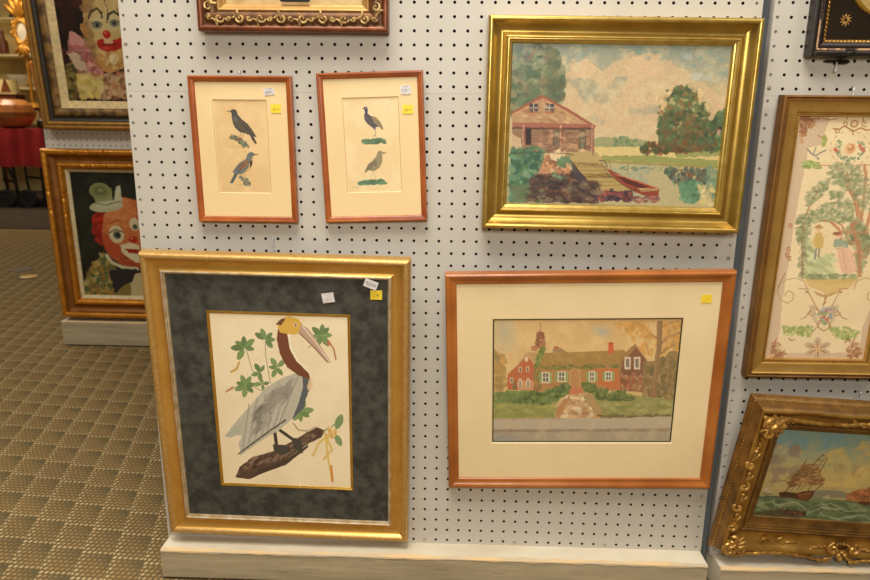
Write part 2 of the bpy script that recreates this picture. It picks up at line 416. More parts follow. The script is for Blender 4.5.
def art_house():
    c = Canvas(430, 280, [(493.1, 318.3), (682.6, 317.0), (670.1, 440.8), (492.3, 440.7)], 5, (206,170,112))
    c.shade([(0,(204,166,110)),(.4,(212,180,124)),(.6,(200,170,110)),(1,(176,160,130))])
    c.fr(485,310,4.143)
    c.mottle((222,190,132),40,.45,.7,.7)
    c.ell(80,90,34,45,(168,166,148),.75,0,.9); c.ell(95,150,40,40,(198,180,140),.6,0,.8)
    c.mottle((214,160,96),26,.5,.72,.6,[(35,150),(110,150),(110,340),(35,340)])
    c.fr(585,310,4.143); c.ell(70,85,32,18,(160,166,156),.75,.3,.8)
    c.mottle((206,150,74),14,.48,.66,.8,[(100,42),(400,42),(395,200),(240,180),(190,120)])
    c.fr(485,310,4.143)
    c.dabs([(38,170),(75,185),(90,300),(38,340)],90,9,[(168,134,74),(186,144,84),(150,128,78)],.6)
    # spire + red wing
    c.poly([(212,90),(230,84),(244,100),(246,150),(212,160)],(156,100,70),.95,2); c.line([(230,50),(230,90)],2,(110,84,66)); c.dabs([(210,92),(246,92),(246,150),(214,150)],30,6,[(176,116,82),(128,84,62)],.8)
    c.poly([(190,150),(215,140),(215,165),(196,165)],(168,100,70),.8,2)
    c.poly([(280,160),(296,146),(310,152),(345,172),(280,172)],(148,118,82),.9,2); c.ell(294,152,11,6,(176,98,64))
    c.poly([(92,262),(132,228),(170,174),(208,216),(206,334),(92,326)],(178,96,62),1,2)
    c.poly([(132,228),(170,172),(240,172),(208,226),(178,186)],(180,146,92),1,2)
    c.line([(126,232),(170,174),(206,220)],4,(206,172,124),.9,1)
    c.poly([(138,292),(200,288),(200,332),(136,330)],(200,162,118),.7,3)
    for x in (145,178): c.ell(x,300,9,22,(226,206,172),.9); c.ell(x,304,5,18,(120,110,96),.8)
    for x, y in ((146,242),(176,240),(110,286)): c.poly([(x-7,y-10),(x+7,y-10),(x+7,y+12),(x-7,y+12)],(220,196,160),.9); c.poly([(x-4,y-7),(x+4,y-7),(x+4,y+10),(x-4,y+10)],(110,96,84),.9)
    c.ell(172,200,8,10,(226,204,168),.9); c.poly([(118,290),(128,290),(128,328),(116,328)],(96,110,66),.9,2)
    # main house
    c.poly([(204,232),(440,226),(565,200),(565,330),(204,334)],(172,122,72),1,1)
    c.poly([(204,234),(240,174),(435,168),(572,162),(600,178),(575,228),(440,226),(300,236)],(156,122,66),1,1)
    c.mottle((172,140,82),10,.45,.65,.7,[(210,232),(245,176),(570,165),(570,225)])
    for k in range(14): c.line([(250+k*24,174-k*.6),(232+k*25,232-k*.5)],1.4,(132,100,56),.4)
    c.poly([(200,232),(228,190),(236,140),(250,150),(246,180),(214,236)],(116,124,62),1,3); c.dabs([(204,232),(230,150),(248,160),(216,238)],60,5,[(96,112,54),(134,138,72)],.7)
    c.dabs([(208,228),(430,222),(560,222),(560,236),(210,244)],140,4,[(112,116,58),(98,98,50),(136,120,66)],.75,1.8,0)
    c.dabs([(204,240),(235,240),(232,330),(204,330)],70,5,[(128,118,66),(150,106,64)],.7)
    c.dabs([(236,296),(345,296),(345,310),(240,318)],60,5,[(150,112,66),(170,120,72)],.7)
    c.poly([(350,246),(392,244),(394,316),(352,318)],(176,128,82),1,2); c.line([(352,318),(352,250),(372,238),(392,248),(392,316)],4,(202,162,112),.8)
    def win(x, y, w=16, h=22):
        c.poly([(x-w-11,y-h+2),(x-w,y-h+2),(x-w,y+h-2),(x-w-11,y+h-2)],(128,150,92),1); c.poly([(x+w,y-h+2),(x+w+11,y-h+2),(x+w+11,y+h-2),(x+w,y+h-2)],(136,158,98),1)
        c.poly([(x-w,y-h),(x+w,y-h),(x+w,y+h),(x-w,y+h)],(222,210,178),1); c.poly([(x-w+5,y-h+4),(x+w-5,y-h+4),(x+w-5,y+h-4),(x-w+5,y+h-4)],(96,96,86),1)
        c.line([(x,y-h),(x,y+h)],3,(222,210,178)); c.line([(x-w,y),(x+w,y)],3,(222,210,178))
    win(251,275); win(317,272); c.line([(228,298),(272,298)],3,(218,190,140)); c.line([(296,293),(340,293)],3,(218,190,140))
    c.fr(585,310,4.143)
    c.poly([(40,240),(146,236),(146,330),(100,322),(50,300)],(186,106,62),1,2); win(28,272,13,22); win(96,270,14,20)
    c.poly([(96,136),(116,132),(120,174),(96,176)],(196,88,54),1,1); c.ell(106,134,11,4,(168,70,46))
    c.poly([(142,198),(206,140),(252,200),(262,262),(262,340),(146,330)],(122,80,60),1,2)
    c.poly([(142,198),(206,138),(214,150),(156,206),(146,262),(138,236)],(150,116,70),1,2); c.line([(206,138),(256,206)],4,(170,126,86),.9)
    for x in (176,215): c.poly([(x-14,190),(x+13,190),(x+12,242),(x-13,242)],(214,200,172),1,1); c.poly([(x-8,198),(x+7,198),(x+6,234),(x-7,234)],(120,112,98),1)
    c.line([(146,262),(262,262)],4,(92,66,50),.8,2)
    c.dabs([(146,264),(262,262),(262,330),(150,325)],150,5,[(150,104,74),(176,138,98),(104,76,58),(166,92,62)],.75)
    # right side foliage and trunk
    c.poly([(240,210),(300,200),(380,165),(388,200),(378,370),(240,350)],(128,106,66),.9,7)
    c.dabs([(245,230),(385,175),(376,368),(245,355)],260,7,[(112,98,62),(146,120,76),(132,104,58),(98,90,62),(160,138,94)],.6)
    c.poly([(296,40),(322,40),(318,140),(300,250),(296,372),(262,372),(284,240),(296,140)],(138,106,72),1,2)
    c.line([(300,60),(296,180),(280,330)],4,(168,134,94),.7,2)
    for p, w in (([(300,190),(330,160),(365,140),(392,128)],8), ([(302,120),(270,90),(232,66),(215,50)],6), ([(310,140),(345,108),(392,90)],9), ([(298,110),(262,100),(225,110)],4), ([(318,70),(350,50),(385,42)],5), ([(262,62),(250,120),(262,180)],2), ([(240,60),(272,140)],2), ([(340,110),(330,180)],2)):
        c.line(p, w, (140,110,78), .85, 2)
    c.dabs([(105,50),(240,45),(290,120),(240,110)],110,6,[(204,150,76),(214,164,92),(190,138,70)],.45)
    c.dabs([(330,45),(400,45),(395,150),(330,160)],60,6,[(200,148,76),(186,138,76)],.45)
    # shrubs, lawn, path, street
    c.fr(485,310,4.143)
    c.poly([(36,350),(120,360),(250,340),(290,440),(36,446)],(134,140,76),1,4)
    c.poly([(38,340),(90,330),(190,336),(186,352),(110,366),(100,380),(38,382)],(92,116,62),1,5)
    c.dabs([(38,338),(190,336),(180,356),(100,380),(38,378)],120,7,[(84,108,58),(104,126,70),(116,130,74)],.7)
    c.dabs([(60,385),(290,370),(286,440),(60,440)],110,8,[(140,144,78),(120,130,68),(156,150,86)],.5,2.5,0)
    c.poly([(104,380),(200,330),(250,335),(330,300),(356,310),(350,340),(290,372),(240,390)],(88,108,58),1,5)
    c.dabs([(110,378),(240,336),(340,304),(352,325),(290,370),(240,384)],230,6,[(74,94,50),(98,120,66),(112,132,76),(64,82,48)],.75)
    c.poly([(352,318),(404,314),(410,345),(346,346)],(190,112,76),1,2)
    c.poly([(348,344),(408,342),(450,380),(500,400),(520,444),(288,446),(300,400),(320,370)],(196,158,112),1,3)
    c.dabs([(340,350),(405,345),(440,390),(470,440),(300,444)],90,7,[(222,206,168),(176,132,94),(206,170,126)],.75,2,0)
    c.poly([(288,446),(300,400),(346,350),(352,352),(330,400),(310,446)],(172,116,76),.8,3)
    c.fr(585,310,4.143)
    c.poly([(-8,350),(30,340),(180,345),(366,370),(360,436),(70,440),(40,424)],(140,140,84),1,4)
    c.dabs([(50,385),(366,372),(360,434),(80,440)],170,8,[(132,136,78),(156,152,94),(118,124,70),(166,156,98)],.55,2.2,0)
    c.poly([(-8,300),(-6,345),(46,436),(84,440),(50,380)],(176,138,92),.8,3)
    for x, y, rx, ry in ((24,322,26,20),(66,346,28,26),(108,358,24,16),(140,352,30,22),(4,312,14,16),(178,364,26,10)):
        c.ell(x,y,rx,ry,(72,88,46),1,0,.1,2); c.dabs([(x-rx,y-ry),(x+rx,y-ry),(x+rx,y+ry*.3),(x-rx,y+ry*.3)],26,5,[(96,114,62),(112,126,72),(80,98,52)],.7)
    c.dabs([(50,432),(360,430),(362,442),(60,444)],80,4,[(104,84,56),(124,100,64),(92,92,58)],.7,2.4,0)
    c.fr(485,310,4.143)
    c.poly([(30,444),(500,444),(780,436),(780,500),(30,496)],(176,164,142),1,2)
    c.poly([(30,490),(500,488),(780,484),(780,500),(500,502),(30,502)],(140,124,104),1,1)
    c.poly([(30,502),(780,498),(780,548),(30,548)],(158,148,126),1,1)
    c.ell(60,535,60,22,(132,134,138),.8,0,.8); c.mottle((190,172,142),24,.5,.7,.5,[(30,444),(780,440),(780,540),(30,540)])
    c.line([(108,488),(106,504)],2,(90,72,58)); c.line([(30,447),(330,447)],4,(156,120,84),.6,2)
    c.img[:] = c.img*.86+np.array([206,176,128],np.float32)/255.*.14; c.edge((120,100,66),4,.35); c.grain(0.023,3); return c

def bird(c, body, col, shade, parts=()):
    c.poly(body, col, 1, .5)
    for p, q, a in parts: c.poly(p, q, a, .5)

def art_birds_a():
    c = Canvas(190, 325, [(211.7, 98.8), (267.2, 99.2), (272.3, 194.2), (218.8, 193.6)], 11, (212,180,128))
    c.mottle((222,192,142),50,.4,.7,.8); c.edge((150,112,66),5,.45)
    c.fr(200,70,7.25)
    c.dabs([(215,470),(250,475),(330,520),(358,560),(320,566),(280,520),(220,495)],90,6,[(106,112,88),(128,126,98),(88,98,78)],.8,1.6)
    for k in range(9): c.line([(195+k*14,556+(k % 3)*5),(215+k*14,545+(k % 2)*16)],2.5,(140,138,104),.7)
    c.line([(296,462),(280,500)],4,(140,92,66)); c.line([(318,462),(296,505)],4,(140,92,66)); c.dabs([(262,495),(300,495),(296,512),(266,512)],12,4,[(120,80,60)],.8)
    b = [(192,300),(222,296),(228,288),(248,285),(266,296),(275,325),(300,355),(345,392),(375,430),(412,490),(388,480),(412,535),(400,536),(372,500),(364,475),(320,458),(290,452),(255,420),(238,385),(232,350),(228,312),(218,303)]
    c.poly(b,(76,74,68),1,.5); c.poly([(246,335),(300,365),(350,410),(385,470),(320,446),(280,420),(250,380)],(92,82,66),1,1)
    c.poly([(240,340),(262,335),(268,370),(250,380)],(110,106,112),.7,1)
    for k in range(6): c.line([(270+k*12,360+k*10),(340+k*12,440+k*8)],2,(56,54,50),.6)
    c.line([(372,480),(404,532)],12,(66,62,56)); c.ell(243,299,3,3,(30,28,26)); c.line([(194,300),(226,300)],4,(90,76,50))
    c.fr(200,140,6.82)
    c.dabs([(258,245),(285,250),(320,262),(346,305),(310,312),(290,280)],60,6,[(120,120,98),(96,98,84),(138,134,108)],.85,1.4)
    for k in range(7): c.line([(240+k*12,300+(k % 3)*4),(262+k*12,306)],2.5,(150,144,110),.7)
    c.line([(284,232),(292,262)],3,(136,104,76)); c.line([(300,226),(314,256)],3,(136,104,76))
    c.poly([(396,98),(366,93),(360,84),(344,82),(326,92),(318,112),(312,130),(270,155),(240,190),(220,220),(236,226),(262,236),(310,226),(340,200),(356,165),(358,135),(362,108)],(104,110,106),1,.5)
    c.poly([(362,105),(362,140),(345,196),(312,226),(290,230),(330,190),(340,150)],(200,160,98),.95,1)
    c.poly([(340,140),(358,140),(356,170),(344,194)],(52,48,44),.95,1)
    c.poly([(312,134),(330,145),(320,180),(280,205),(262,205),(280,160)],(140,98,64),.9,1); c.line([(285,160),(250,205)],9,(84,84,78),.8); c.line([(305,160),(262,220)],5,(60,62,60),.8)
    c.poly([(238,222),(258,236),(222,296),(204,292)],(84,92,88),1,.5); c.line([(366,96),(396,99)],5,(110,70,50)); c.ell(352,98,3.5,3.5,(30,28,26))
    c.line([(160,330),(215,335)],3,(176,146,100),.5); c.line([(255,330),(300,330)],3,(176,146,100),.4)
    c.grain(0.018,3); return c

def art_birds_b():
    c = Canvas(195, 325, [(341.5, 97.4), (398.9, 95.7), (402.7, 192.6), (347.3, 193.8)], 12, (222,196,146))
    c.mottle((228,206,160),60,.4,.7,.8); c.edge((160,124,78),4,.4)
    c.fr(330,65,6.82)
    c.line([(105,240),(130,240)],3,(180,150,110),.6); c.line([(410,236),(440,236)],3,(180,150,110),.6); c.line([(85,250),(470,250)],1.5,(200,170,128),.6)
    c.dabs([(215,520),(250,508),(340,504),(380,518),(370,532),(240,536)],120,6,[(92,118,88),(110,134,98),(78,104,80)],.85,2.2,0)
    c.line([(306,440),(312,466),(288,494)],4,(150,130,104)); c.line([(306,470),(318,505)],4,(150,130,104))
    c.poly([(216,298),(228,294),(232,286),(250,286),(258,300),(256,330),(275,346),(310,355),(340,385),(362,425),(358,444),(330,420),(312,425),(308,448),(292,430),(256,402),(236,375),(232,345),(240,320),(232,303)],(84,80,84),1,.5)
    c.poly([(280,350),(312,356),(342,388),(362,424),(356,440),(326,414),(296,390)],(146,128,96),1,1)
    c.poly([(234,300),(256,300),(255,332),(240,342)],(62,62,96),.9,1); c.line([(250,360),(290,410)],6,(110,90,72),.6); c.ell(243,297,3,3,(210,190,160)); c.line([(217,299),(230,296)],3,(180,150,110))
    for k in range(5): c.line([(290+k*10,360+k*6),(320+k*9,400+k*7)],2,(110,96,76),.6)
    c.fr(330,140,6.82)
    c.dabs([(195,292),(230,276),(350,270),(385,286),(378,298),(250,304),(200,302)],140,6,[(92,124,96),(110,140,106),(80,108,84)],.85,2.2,0)
    c.line([(290,215),(280,268)],5,(196,180,140)); c.line([(296,215),(312,268)],5,(196,180,140)); c.line([(268,270),(284,268)],4,(150,130,90)); c.line([(300,272),(322,270)],4,(150,130,90))
    c.poly([(381,87),(362,84),(350,74),(334,74),(322,86),(316,110),(290,140),(260,165),(240,205),(238,226),(246,224),(262,206),(300,212),(335,190),(352,160),(356,130),(356,104),(364,92)],(142,130,98),1,.5)
    c.dabs([(300,140),(350,130),(350,165),(310,200),(270,200)],60,4,[(160,148,112),(116,108,82),(128,120,90)],.7,1.8,-.6)
    c.poly([(262,168),(300,145),(318,165),(280,195),(242,215)],(112,106,82),.8,1); c.ell(352,92,4,5,(210,200,168)); c.ell(346,86,3,3,(40,36,30)); c.line([(362,86),(381,88)],5,(80,70,56)); c.line([(340,78),(350,96)],3,(96,88,70),.7)
    c.line([(145,318),(200,318),(400,314)],2,(196,166,120),.6); c.line([(145,322),(200,324)],4,(176,146,104),.5); c.line([(240,334),(385,330)],4,(196,168,124),.6)
    c.grain(0.018,3); return c

def art_waterbird():
    """a plain stand-in: large grey waterbird with a brown neck on a dark branch among green leaves"""
    c = Canvas(450, 545, [(208.6, 312.0), (348.2, 316.4), (351.5, 487.7), (223.1, 482.8)], 13, (232,214,176))
    c.mottle((238,222,186),90,.4,.7,.7)
    c.fr(200,305,3.05)
    rs = c.rs
    def leaf(x, y, L, a, col):
        dx, dy = math.cos(a), math.sin(a); nx, ny = -dy, dx; w = L*.24
        P = [(x, y)]+[(x+dx*L*t+nx*w*k, y+dy*L*t+ny*w*k) for t, k in ((.25,.7),(.55,1),(.85,.6))]+[(x+dx*L, y+dy*L)]+[(x+dx*L*t-nx*w*k, y+dy*L*t-ny*w*k) for t, k in ((.85,.6),(.55,1),(.25,.7))]
        c.poly(P, col, 1); c.line([(x, y), (x+dx*L*.9, y+dy*L*.9)], 1.2, tuple(q*1.25 for q in col), .8)
    def sprig(x, y, n, L, a0=0, spread=2*PI):
        for k in range(n):
            g = rs.uniform(-14, 14); leaf(x, y, L*rs.uniform(.8,1.15), a0+spread*k/n+rs.uniform(-.2,.2), (112+g,134+g,84+g*.6))
    for p in ([(210,250),(160,200),(140,130)],[(215,240),(200,150),(200,110)],[(150,250),(120,245),(85,262)],[(330,130),(372,104)],[(290,330),(310,345)],[(225,260),(185,260),(150,240)]): c.line(p, 2.2, (132,124,84), .9)
    for x, y, n, L, a0, sp in ((135,130,6,40,2.2,5.2),(200,105,5,34,3.6,4.4),(235,190,5,32,1,5.5),(140,245,7,36,0,6.2),(185,205,4,30,1.5,5),(370,92,7,38,2.0,6.2),(305,325,6,38,-1.2,5.2),(190,240,4,26,0,6)): sprig(x, y, n, L, a0, sp)
    c.line([(120,175),(112,195),(95,204)],6,(196,160,76)); c.line([(100,250),(80,264)],5,(190,130,92)); c.line([(392,110),(408,135),(414,165)],4.5,(170,120,72)); c.ell(392,118,5,7,(190,120,80))
    # branch
    c.poly([(108,524),(122,492),(160,464),(230,442),(310,398),(352,370),(382,382),(370,402),(330,422),(262,470),(210,488),(176,500),(150,530)],(86,66,52),1,1.5)
    c.dabs([(118,515),(165,466),(235,444),(320,396),(370,380),(330,415),(250,465),(170,495)],150,5,[(122,98,80),(70,52,42),(142,118,98),(98,74,58)],.7,2,-.5)
    c.poly([(150,530),(176,500),(262,470),(330,424),(330,432),(262,486),(190,512)],(56,42,34),.9,1)
    c.line([(285,360),(300,380),(330,384),(352,372)],5,(176,160,128))
    c.line([(380,380),(400,372),(432,340)],3,(120,132,84)); leaf(414,380,52,-1.2,(120,142,96)); leaf(412,392,42,1.1,(124,146,98))
    for p in ([(384,400),(388,450),(402,534)],[(386,405),(402,440),(376,470)],[(384,402),(362,420),(344,458)]): c.line(p, 6, (206,176,84)); c.line(p, 2, (232,206,120), .8)
    c.line([(400,490),(404,536)],7,(206,136,66)); c.dabs([(376,372),(412,372),(414,400),(380,402)],18,6,[(222,196,140),(200,160,90)],.8,1)
    # feet and legs
    c.line([(228,386),(234,430)],11,(66,60,50)); c.line([(240,378),(285,410),(296,430)],10,(66,60,50))
    c.poly([(222,424),(262,426),(276,446),(250,456),(226,446)],(72,68,60),1,1); c.poly([(280,402),(308,410),(314,452),(298,444),(284,430)],(72,68,60),1,1)
    # body: plain broad shape, folded wing, tail at lower left
    c.poly([(76,398),(112,352),(150,310),(196,256),(250,222),(300,204),(328,222),(326,262),(312,312),(276,350),(240,382),(200,404),(160,432),(124,458),(118,420),(128,396)],(186,180,160),1,1.5)
    c.poly([(312,206),(338,226),(332,262),(312,318),(280,350),(300,300),(314,250)],(92,96,98),1,2)
    for k in range(13):
        t = k/12; c.line([(150+t*150,300-t*84),(132+t*110,430-t*70)],3.2,(196,190,174) if k % 2 else (138,132,118),.75,2)
    c.dabs([(160,320),(250,240),(290,230),(240,320),(160,400)],90,6,[(188,182,166),(146,140,126),(120,114,102)],.4,4,2.2)
    c.poly([(170,330),(240,255),(290,222),(262,272),(200,330)],(124,116,102),.35,3)
    c.poly([(76,400),(140,345),(120,385),(98,404)],(178,178,158),1,1); c.line([(118,452),(200,392),(260,350)],5,(70,64,54),.8,2)
    # upright neck, small crested head and a straight bill
    c.poly([(240,62),(262,66),(268,100),(276,140),(296,172),(330,200),(336,226),(300,214),(266,190),(244,150),(234,104)],(118,70,48),1,1)
    c.line([(270,82),(276,130),(296,168),(334,206)],6,(238,228,200),1,1)
    c.poly([(236,66),(246,44),(272,34),(300,44),(316,64),(312,82),(290,90),(262,88),(244,84)],(214,170,76),1,1.5)
    c.poly([(230,60),(246,44),(262,40),(248,62)],(110,74,50),1,1)
    c.ell(292,62,6,5,(236,206,180)); c.ell(292,62,3,3,(40,34,30))
    c.poly([(308,58),(330,72),(370,128),(398,172),(394,178),(362,148),(322,104),(300,88)],(190,158,132),1,1)
    c.line([(312,64),(350,110),(394,172)],3.5,(226,206,184)); c.line([(304,86),(350,132),(388,174)],3,(112,74,62),.8)
    c.poly([(334,222),(346,240),(334,268),(326,250)],(226,196,150),.9,1)
    c.grain(0.018,3); return c
def art_scenic():
    """upright decorative panel: couple under trees with scrolls, medallion and garlands"""
    c = Canvas(300, 830, [(799.0, 116.3), (908.1, 117.2), (863.2, 359.2), (764.0, 357.7)], 21, (226,204,160))
    c.fr(745,225,3.744)
    c.mottle((234,214,170),60,.4,.7,.7)
    c.fr(750,95,4.142)
    # rose grey border with stepped inner edge
    B = (198,172,142)
    c.fr(745,225,3.744)
    c.poly([(214,-460),(330,-460),(330,-440),(285,-300),(240,-290),(205,-120),(180,20),(165,140),(140,280),(130,400),(108,470),(80,520),(80,440)],B,1,2)
    c.poly([(80,480),(480,476),(480,525),(70,525)],B,1,2)
    c.poly([(440,380),(480,280),(520,-300),(640,-450),(560,-100),(480,520),(420,520)],B,1,2)
    c.poly([(290,-440),(600,-430),(598,-410),(300,-420)],B,1,2)
    sc = (160,112,74)
    def curl(x, y, r, a0, turns, w=4, col=sc, sgn=1):
        c.line([(x+r*(1-t*.85)*math.cos(a0+sgn*t*turns*2*PI), y+r*(1-t*.85)*math.sin(a0+sgn*t*turns*2*PI)) for t in [k/26 for k in range(27)]], w, col, .9)
    c.fr(750,95,4.142)
    # corner scroll and bird
    c.dabs([(210,82),(245,84),(270,120),(262,135),(235,132),(225,170),(214,198),(212,140)],70,6,[(150,98,66),(172,122,84),(128,80,54)],.8)
    curl(250,122,15,0,1.2,5); curl(280,100,16,2,1,5); curl(222,150,16,1,1,5); c.line([(270,100),(300,96),(330,104),(362,98)],5,sc); c.line([(282,168),(300,178),(306,190)],5,(160,100,64))
    c.dabs([(296,178),(312,166),(318,190),(308,214),(298,206)],34,4,[(134,148,72),(152,162,88)],.85)
    c.line([(238,224),(256,244),(272,252),(290,240),(314,230)],6,(112,112,110)); c.line([(262,250),(274,216)],5,(126,124,120)); c.line([(272,252),(284,266)],7,(120,116,110)); c.ell(276,256,6,4,(196,182,150))
    # medallion with garland
    for k in range(30):
        a = 2*PI*k/30
        if k % 2 == 0: c.line([(415+82*math.cos(a),222+72*math.sin(a)),(415+82*math.cos(a+.2),222+72*math.sin(a+.2))],3,(176,134,90),.9)
    for k in range(150):
        a = rs_u(c, 0, 2*PI) ; rr = rs_u(c, 36, 54)
        if math.sin(a) > -.72: c.ell(415+rr*1.15*math.cos(a),222+rr*math.sin(a),5,3.4,[(110,134,94),(132,150,108),(96,122,96),(150,160,112)][k % 4],.85,a)
    for x, y in ((360,232),(464,222),(352,226),(470,232),(455,212)): c.ell(x,y,8,8,(190,92,72),.9,0,.3)
    c.ell(415,222,24,28,(222,180,128)); c.ell(418,220,15,19,(190,130,84)); c.ell(414,214,7,7,(222,188,144)); c.ell(415,236,12,7,(208,160,108))
    # bow ornament above
    c.ell(432,120,18,18,(168,122,80)); c.ell(432,120,10,12,(214,184,138)); c.line([(345,140),(372,142),(392,128),(410,140),(430,150),(460,136),(480,146),(498,144)],6,(150,98,62)); c.line([(400,100),(410,84),(440,82),(466,88),(470,110)],5,sc); c.line([(424,150),(428,166)],5,sc)
    curl(360,148,12,0,1,5); curl(392,118,14,2,1,5,sc,-1); curl(474,118,14,1,1,5)
    # arrow with leafy tuft
    c.dabs([(218,285),(240,272),(286,282),(300,292),(286,302),(226,300)],60,5,[(140,156,86),(160,174,104),(122,142,74)],.8,2.6,.1); c.line([(285,292),(360,292)],4,(176,112,80)); c.line([(440,290),(560,290)],4,(176,112,80))
    # trees
    tr = [(176,116,80),(198,142,104),(150,96,66),(188,128,88)]
    c.fr(750,95,4.142)
    for p, w in (([(470,640),(452,520),(440,440),(400,360),(372,310)],22), ([(455,560),(470,440),(480,330),(474,290)],12), ([(440,460),(420,380),(400,320)],9), ([(470,600),(500,480),(520,400)],14), ([(380,620),(372,560),(330,520),(290,520)],14), ([(410,600),(380,540),(350,520)],9), ([(232,500),(255,440),(290,390),(330,345)],8), ([(216,760),(222,640),(232,560)],8)):
        c.line(p, w, tr[0], .9, 2); c.line([(x+3, y) for x, y in p], w*.35, tr[1], .9, 2)
    gr = [(112,124,84),(134,146,104),(152,160,120),(96,108,74),(166,170,130)]
    for P, n in (([(320,305),(352,285),(400,280),(450,300),(470,330),(455,360),(420,400),(370,390),(330,350)],230), ([(420,390),(480,340),(540,380),(540,470),(480,480),(430,450)],160),
                 ([(195,500),(240,490),(300,455),(360,440),(420,430),(432,480),(420,540),(340,520),(250,530),(196,535)],330), ([(236,400),(290,360),(330,345),(318,400),(270,440),(236,480)],110), ([(380,560),(450,520),(500,560),(500,640),(400,620)],140), ([(190,540),(260,530),(240,600),(195,590)],60), ([(330,400),(380,400),(390,430),(340,430)],50)):
        c.dabs(P, n, 5.5, gr, .42, 2.1)
    c.fr(745,225,3.744)
    c.dabs([(200,0),(225,-20),(240,60),(236,200),(205,190)],90,7,gr,.5,1.6)
    c.dabs([(240,60),(270,130),(330,110),(330,190),(230,195)],170,9,[(190,196,146),(172,182,130),(206,206,158),(150,160,112)],.55,2,.8)
    c.dabs([(380,10),(430,-30),(470,60),(430,190),(410,120)],150,8,gr+[(176,124,86)],.5,1.8)
    c.poly([(215,190),(330,205),(430,190),(400,215),(320,225),(235,210)],(150,156,92),.8,3); c.dabs([(215,186),(430,186),(400,212),(240,210)],60,6,gr,.6,2.2,0)
    c.poly([(225,205),(430,200),(395,232),(340,250),(318,262),(290,250),(236,228)],(206,172,104),.85,2)
    c.line([(430,190),(426,80),(400,0)],16,tr[0],.8,2); c.line([(216,190),(214,60),(222,-10)],5,tr[2],.7,2)
    # the couple
    c.poly([(262,30),(286,26),(296,50),(292,84),(272,92),(258,76)],(196,166,94),1,1); c.ell(276,16,11,12,(222,178,140)); c.ell(276,9,19,6,(186,146,86)); c.ell(276,4,10,7,(170,128,74))
    c.line([(266,90),(262,125)],8,(128,130,120)); c.line([(278,90),(276,120)],8,(140,140,126)); c.line([(258,50),(248,78)],5,(206,176,110)); c.line([(292,48),(306,38)],5,(206,176,110))
    c.poly([(334,54),(360,52),(386,70),(384,90),(346,92),(330,80)],(140,156,130),1,1); c.ell(350,40,12,13,(224,182,146)); c.ell(345,32,18,9,(150,92,66)); c.ell(362,26,9,6,(186,120,90))
    c.poly([(346,88),(386,84),(412,120),(420,170),(396,182),(362,178),(350,140)],(222,176,146),1,1.5); c.line([(366,95),(378,170)],4,(196,144,118),.7); c.line([(385,92),(404,165)],4,(238,200,172),.7); c.line([(338,84),(360,84),(372,78)],5,(226,186,150))
    # scroll feet, big volutes
    for m in (1, -1):
        X = (lambda x: x) if m == 1 else (lambda x: 640-x)
        c.line([(X(x),y) for x, y in ((232,238),(222,210),(190,198),(150,206),(126,226),(122,256),(134,280),(160,292),(180,278),(182,258),(168,246),(152,252),(152,266))],4,(176,138,96))
        c.line([(X(x),y) for x, y in ((124,240),(134,212),(150,180))],5,(150,112,80),.9)
    for m in (1, -1):
        X = (lambda x: x) if m == 1 else (lambda x: 590-x)
        c.line([(X(x),y) for x, y in ((208,352),(226,346),(242,322),(256,306),(274,318),(284,332))],4,sc); curl(X(248),328,14,0,1,4); c.line([(X(x),y) for x, y in ((236,248),(258,290),(282,330),(345,412))],4,(170,124,86)); c.ell(X(232),250,9,5,(160,120,80),.9,.6)
        c.line([(X(x),y) for x, y in ((205,238),(240,240))],4,sc); c.line([(X(x),y) for x, y in ((288,350),(270,368),(276,384),(294,396))],5,sc)
        c.poly([(X(x),y) for x, y in ((238,300),(262,300),(270,350),(285,372),(262,366),(246,340))],(176,160,128),.6,2)
    c.line([(300,258),(300,290),(292,300),(306,268)],5,sc); c.poly([(256,246),(300,262),(360,244),(330,262),(300,272),(270,262)],(180,136,84),.9,1)
    c.dabs([(275,330),(290,305),(330,310),(322,345),(300,370),(282,360)],60,5,[(140,146,160),(176,96,76),(128,150,96),(164,168,172)],.8)
    c.dabs([(142,378),(180,378),(250,376),(258,400),(236,420),(180,412),(150,412)],110,5,[(152,166,92),(172,182,112),(136,152,80)],.8,1.4)
    c.dabs([(314,385),(360,376),(430,400),(410,425),(380,432),(330,412)],110,5,[(152,166,92),(172,182,112),(136,152,80)],.8,1.4)
    c.line([(165,424),(175,432),(186,428)],5,(150,98,66)); c.line([(374,440),(386,424),(394,440)],5,(150,98,66))
    for k in range(6):
        a = 2*PI*k/6+.5; c.ell(272+32*math.cos(a),464+26*math.sin(a),24,15,(186,164,130),.95,a); 
    for k in range(6):
        a = 2*PI*k/6+.5; c.line([(272,464),(272+36*math.cos(a),464+28*math.sin(a))],5,(160,100,62)); c.ell(272+20*math.cos(a+.5),464+16*math.sin(a+.5),9,4,(206,172,128),1,a)
    c.ell(272,464,9,8,(206,166,104)); 
    for x0 in (125, 415):
        c.dabs([(x0-28,440),(x0+10,440),(x0+30,480),(x0+10,500),(x0-30,495)],50,6,[(150,98,66),(178,134,96),(206,172,130)],.8); curl(x0,475,16,0,1.4,5,(140,88,58)); c.line([(x0-14,460),(x0-12,436),(x0-4,424)],5,(160,100,66))
    for x, y in ((165,88),(160,110),(172,0),(168,122)): curl(x,y,10,1,1,5,(160,96,62))
    c.img[:] = c.img*.85+np.array([228,206,164],np.float32)/255.*.15
    c.grain(0.023,3); return c

def rs_u(c, a, b): return c.rs.uniform(a, b)

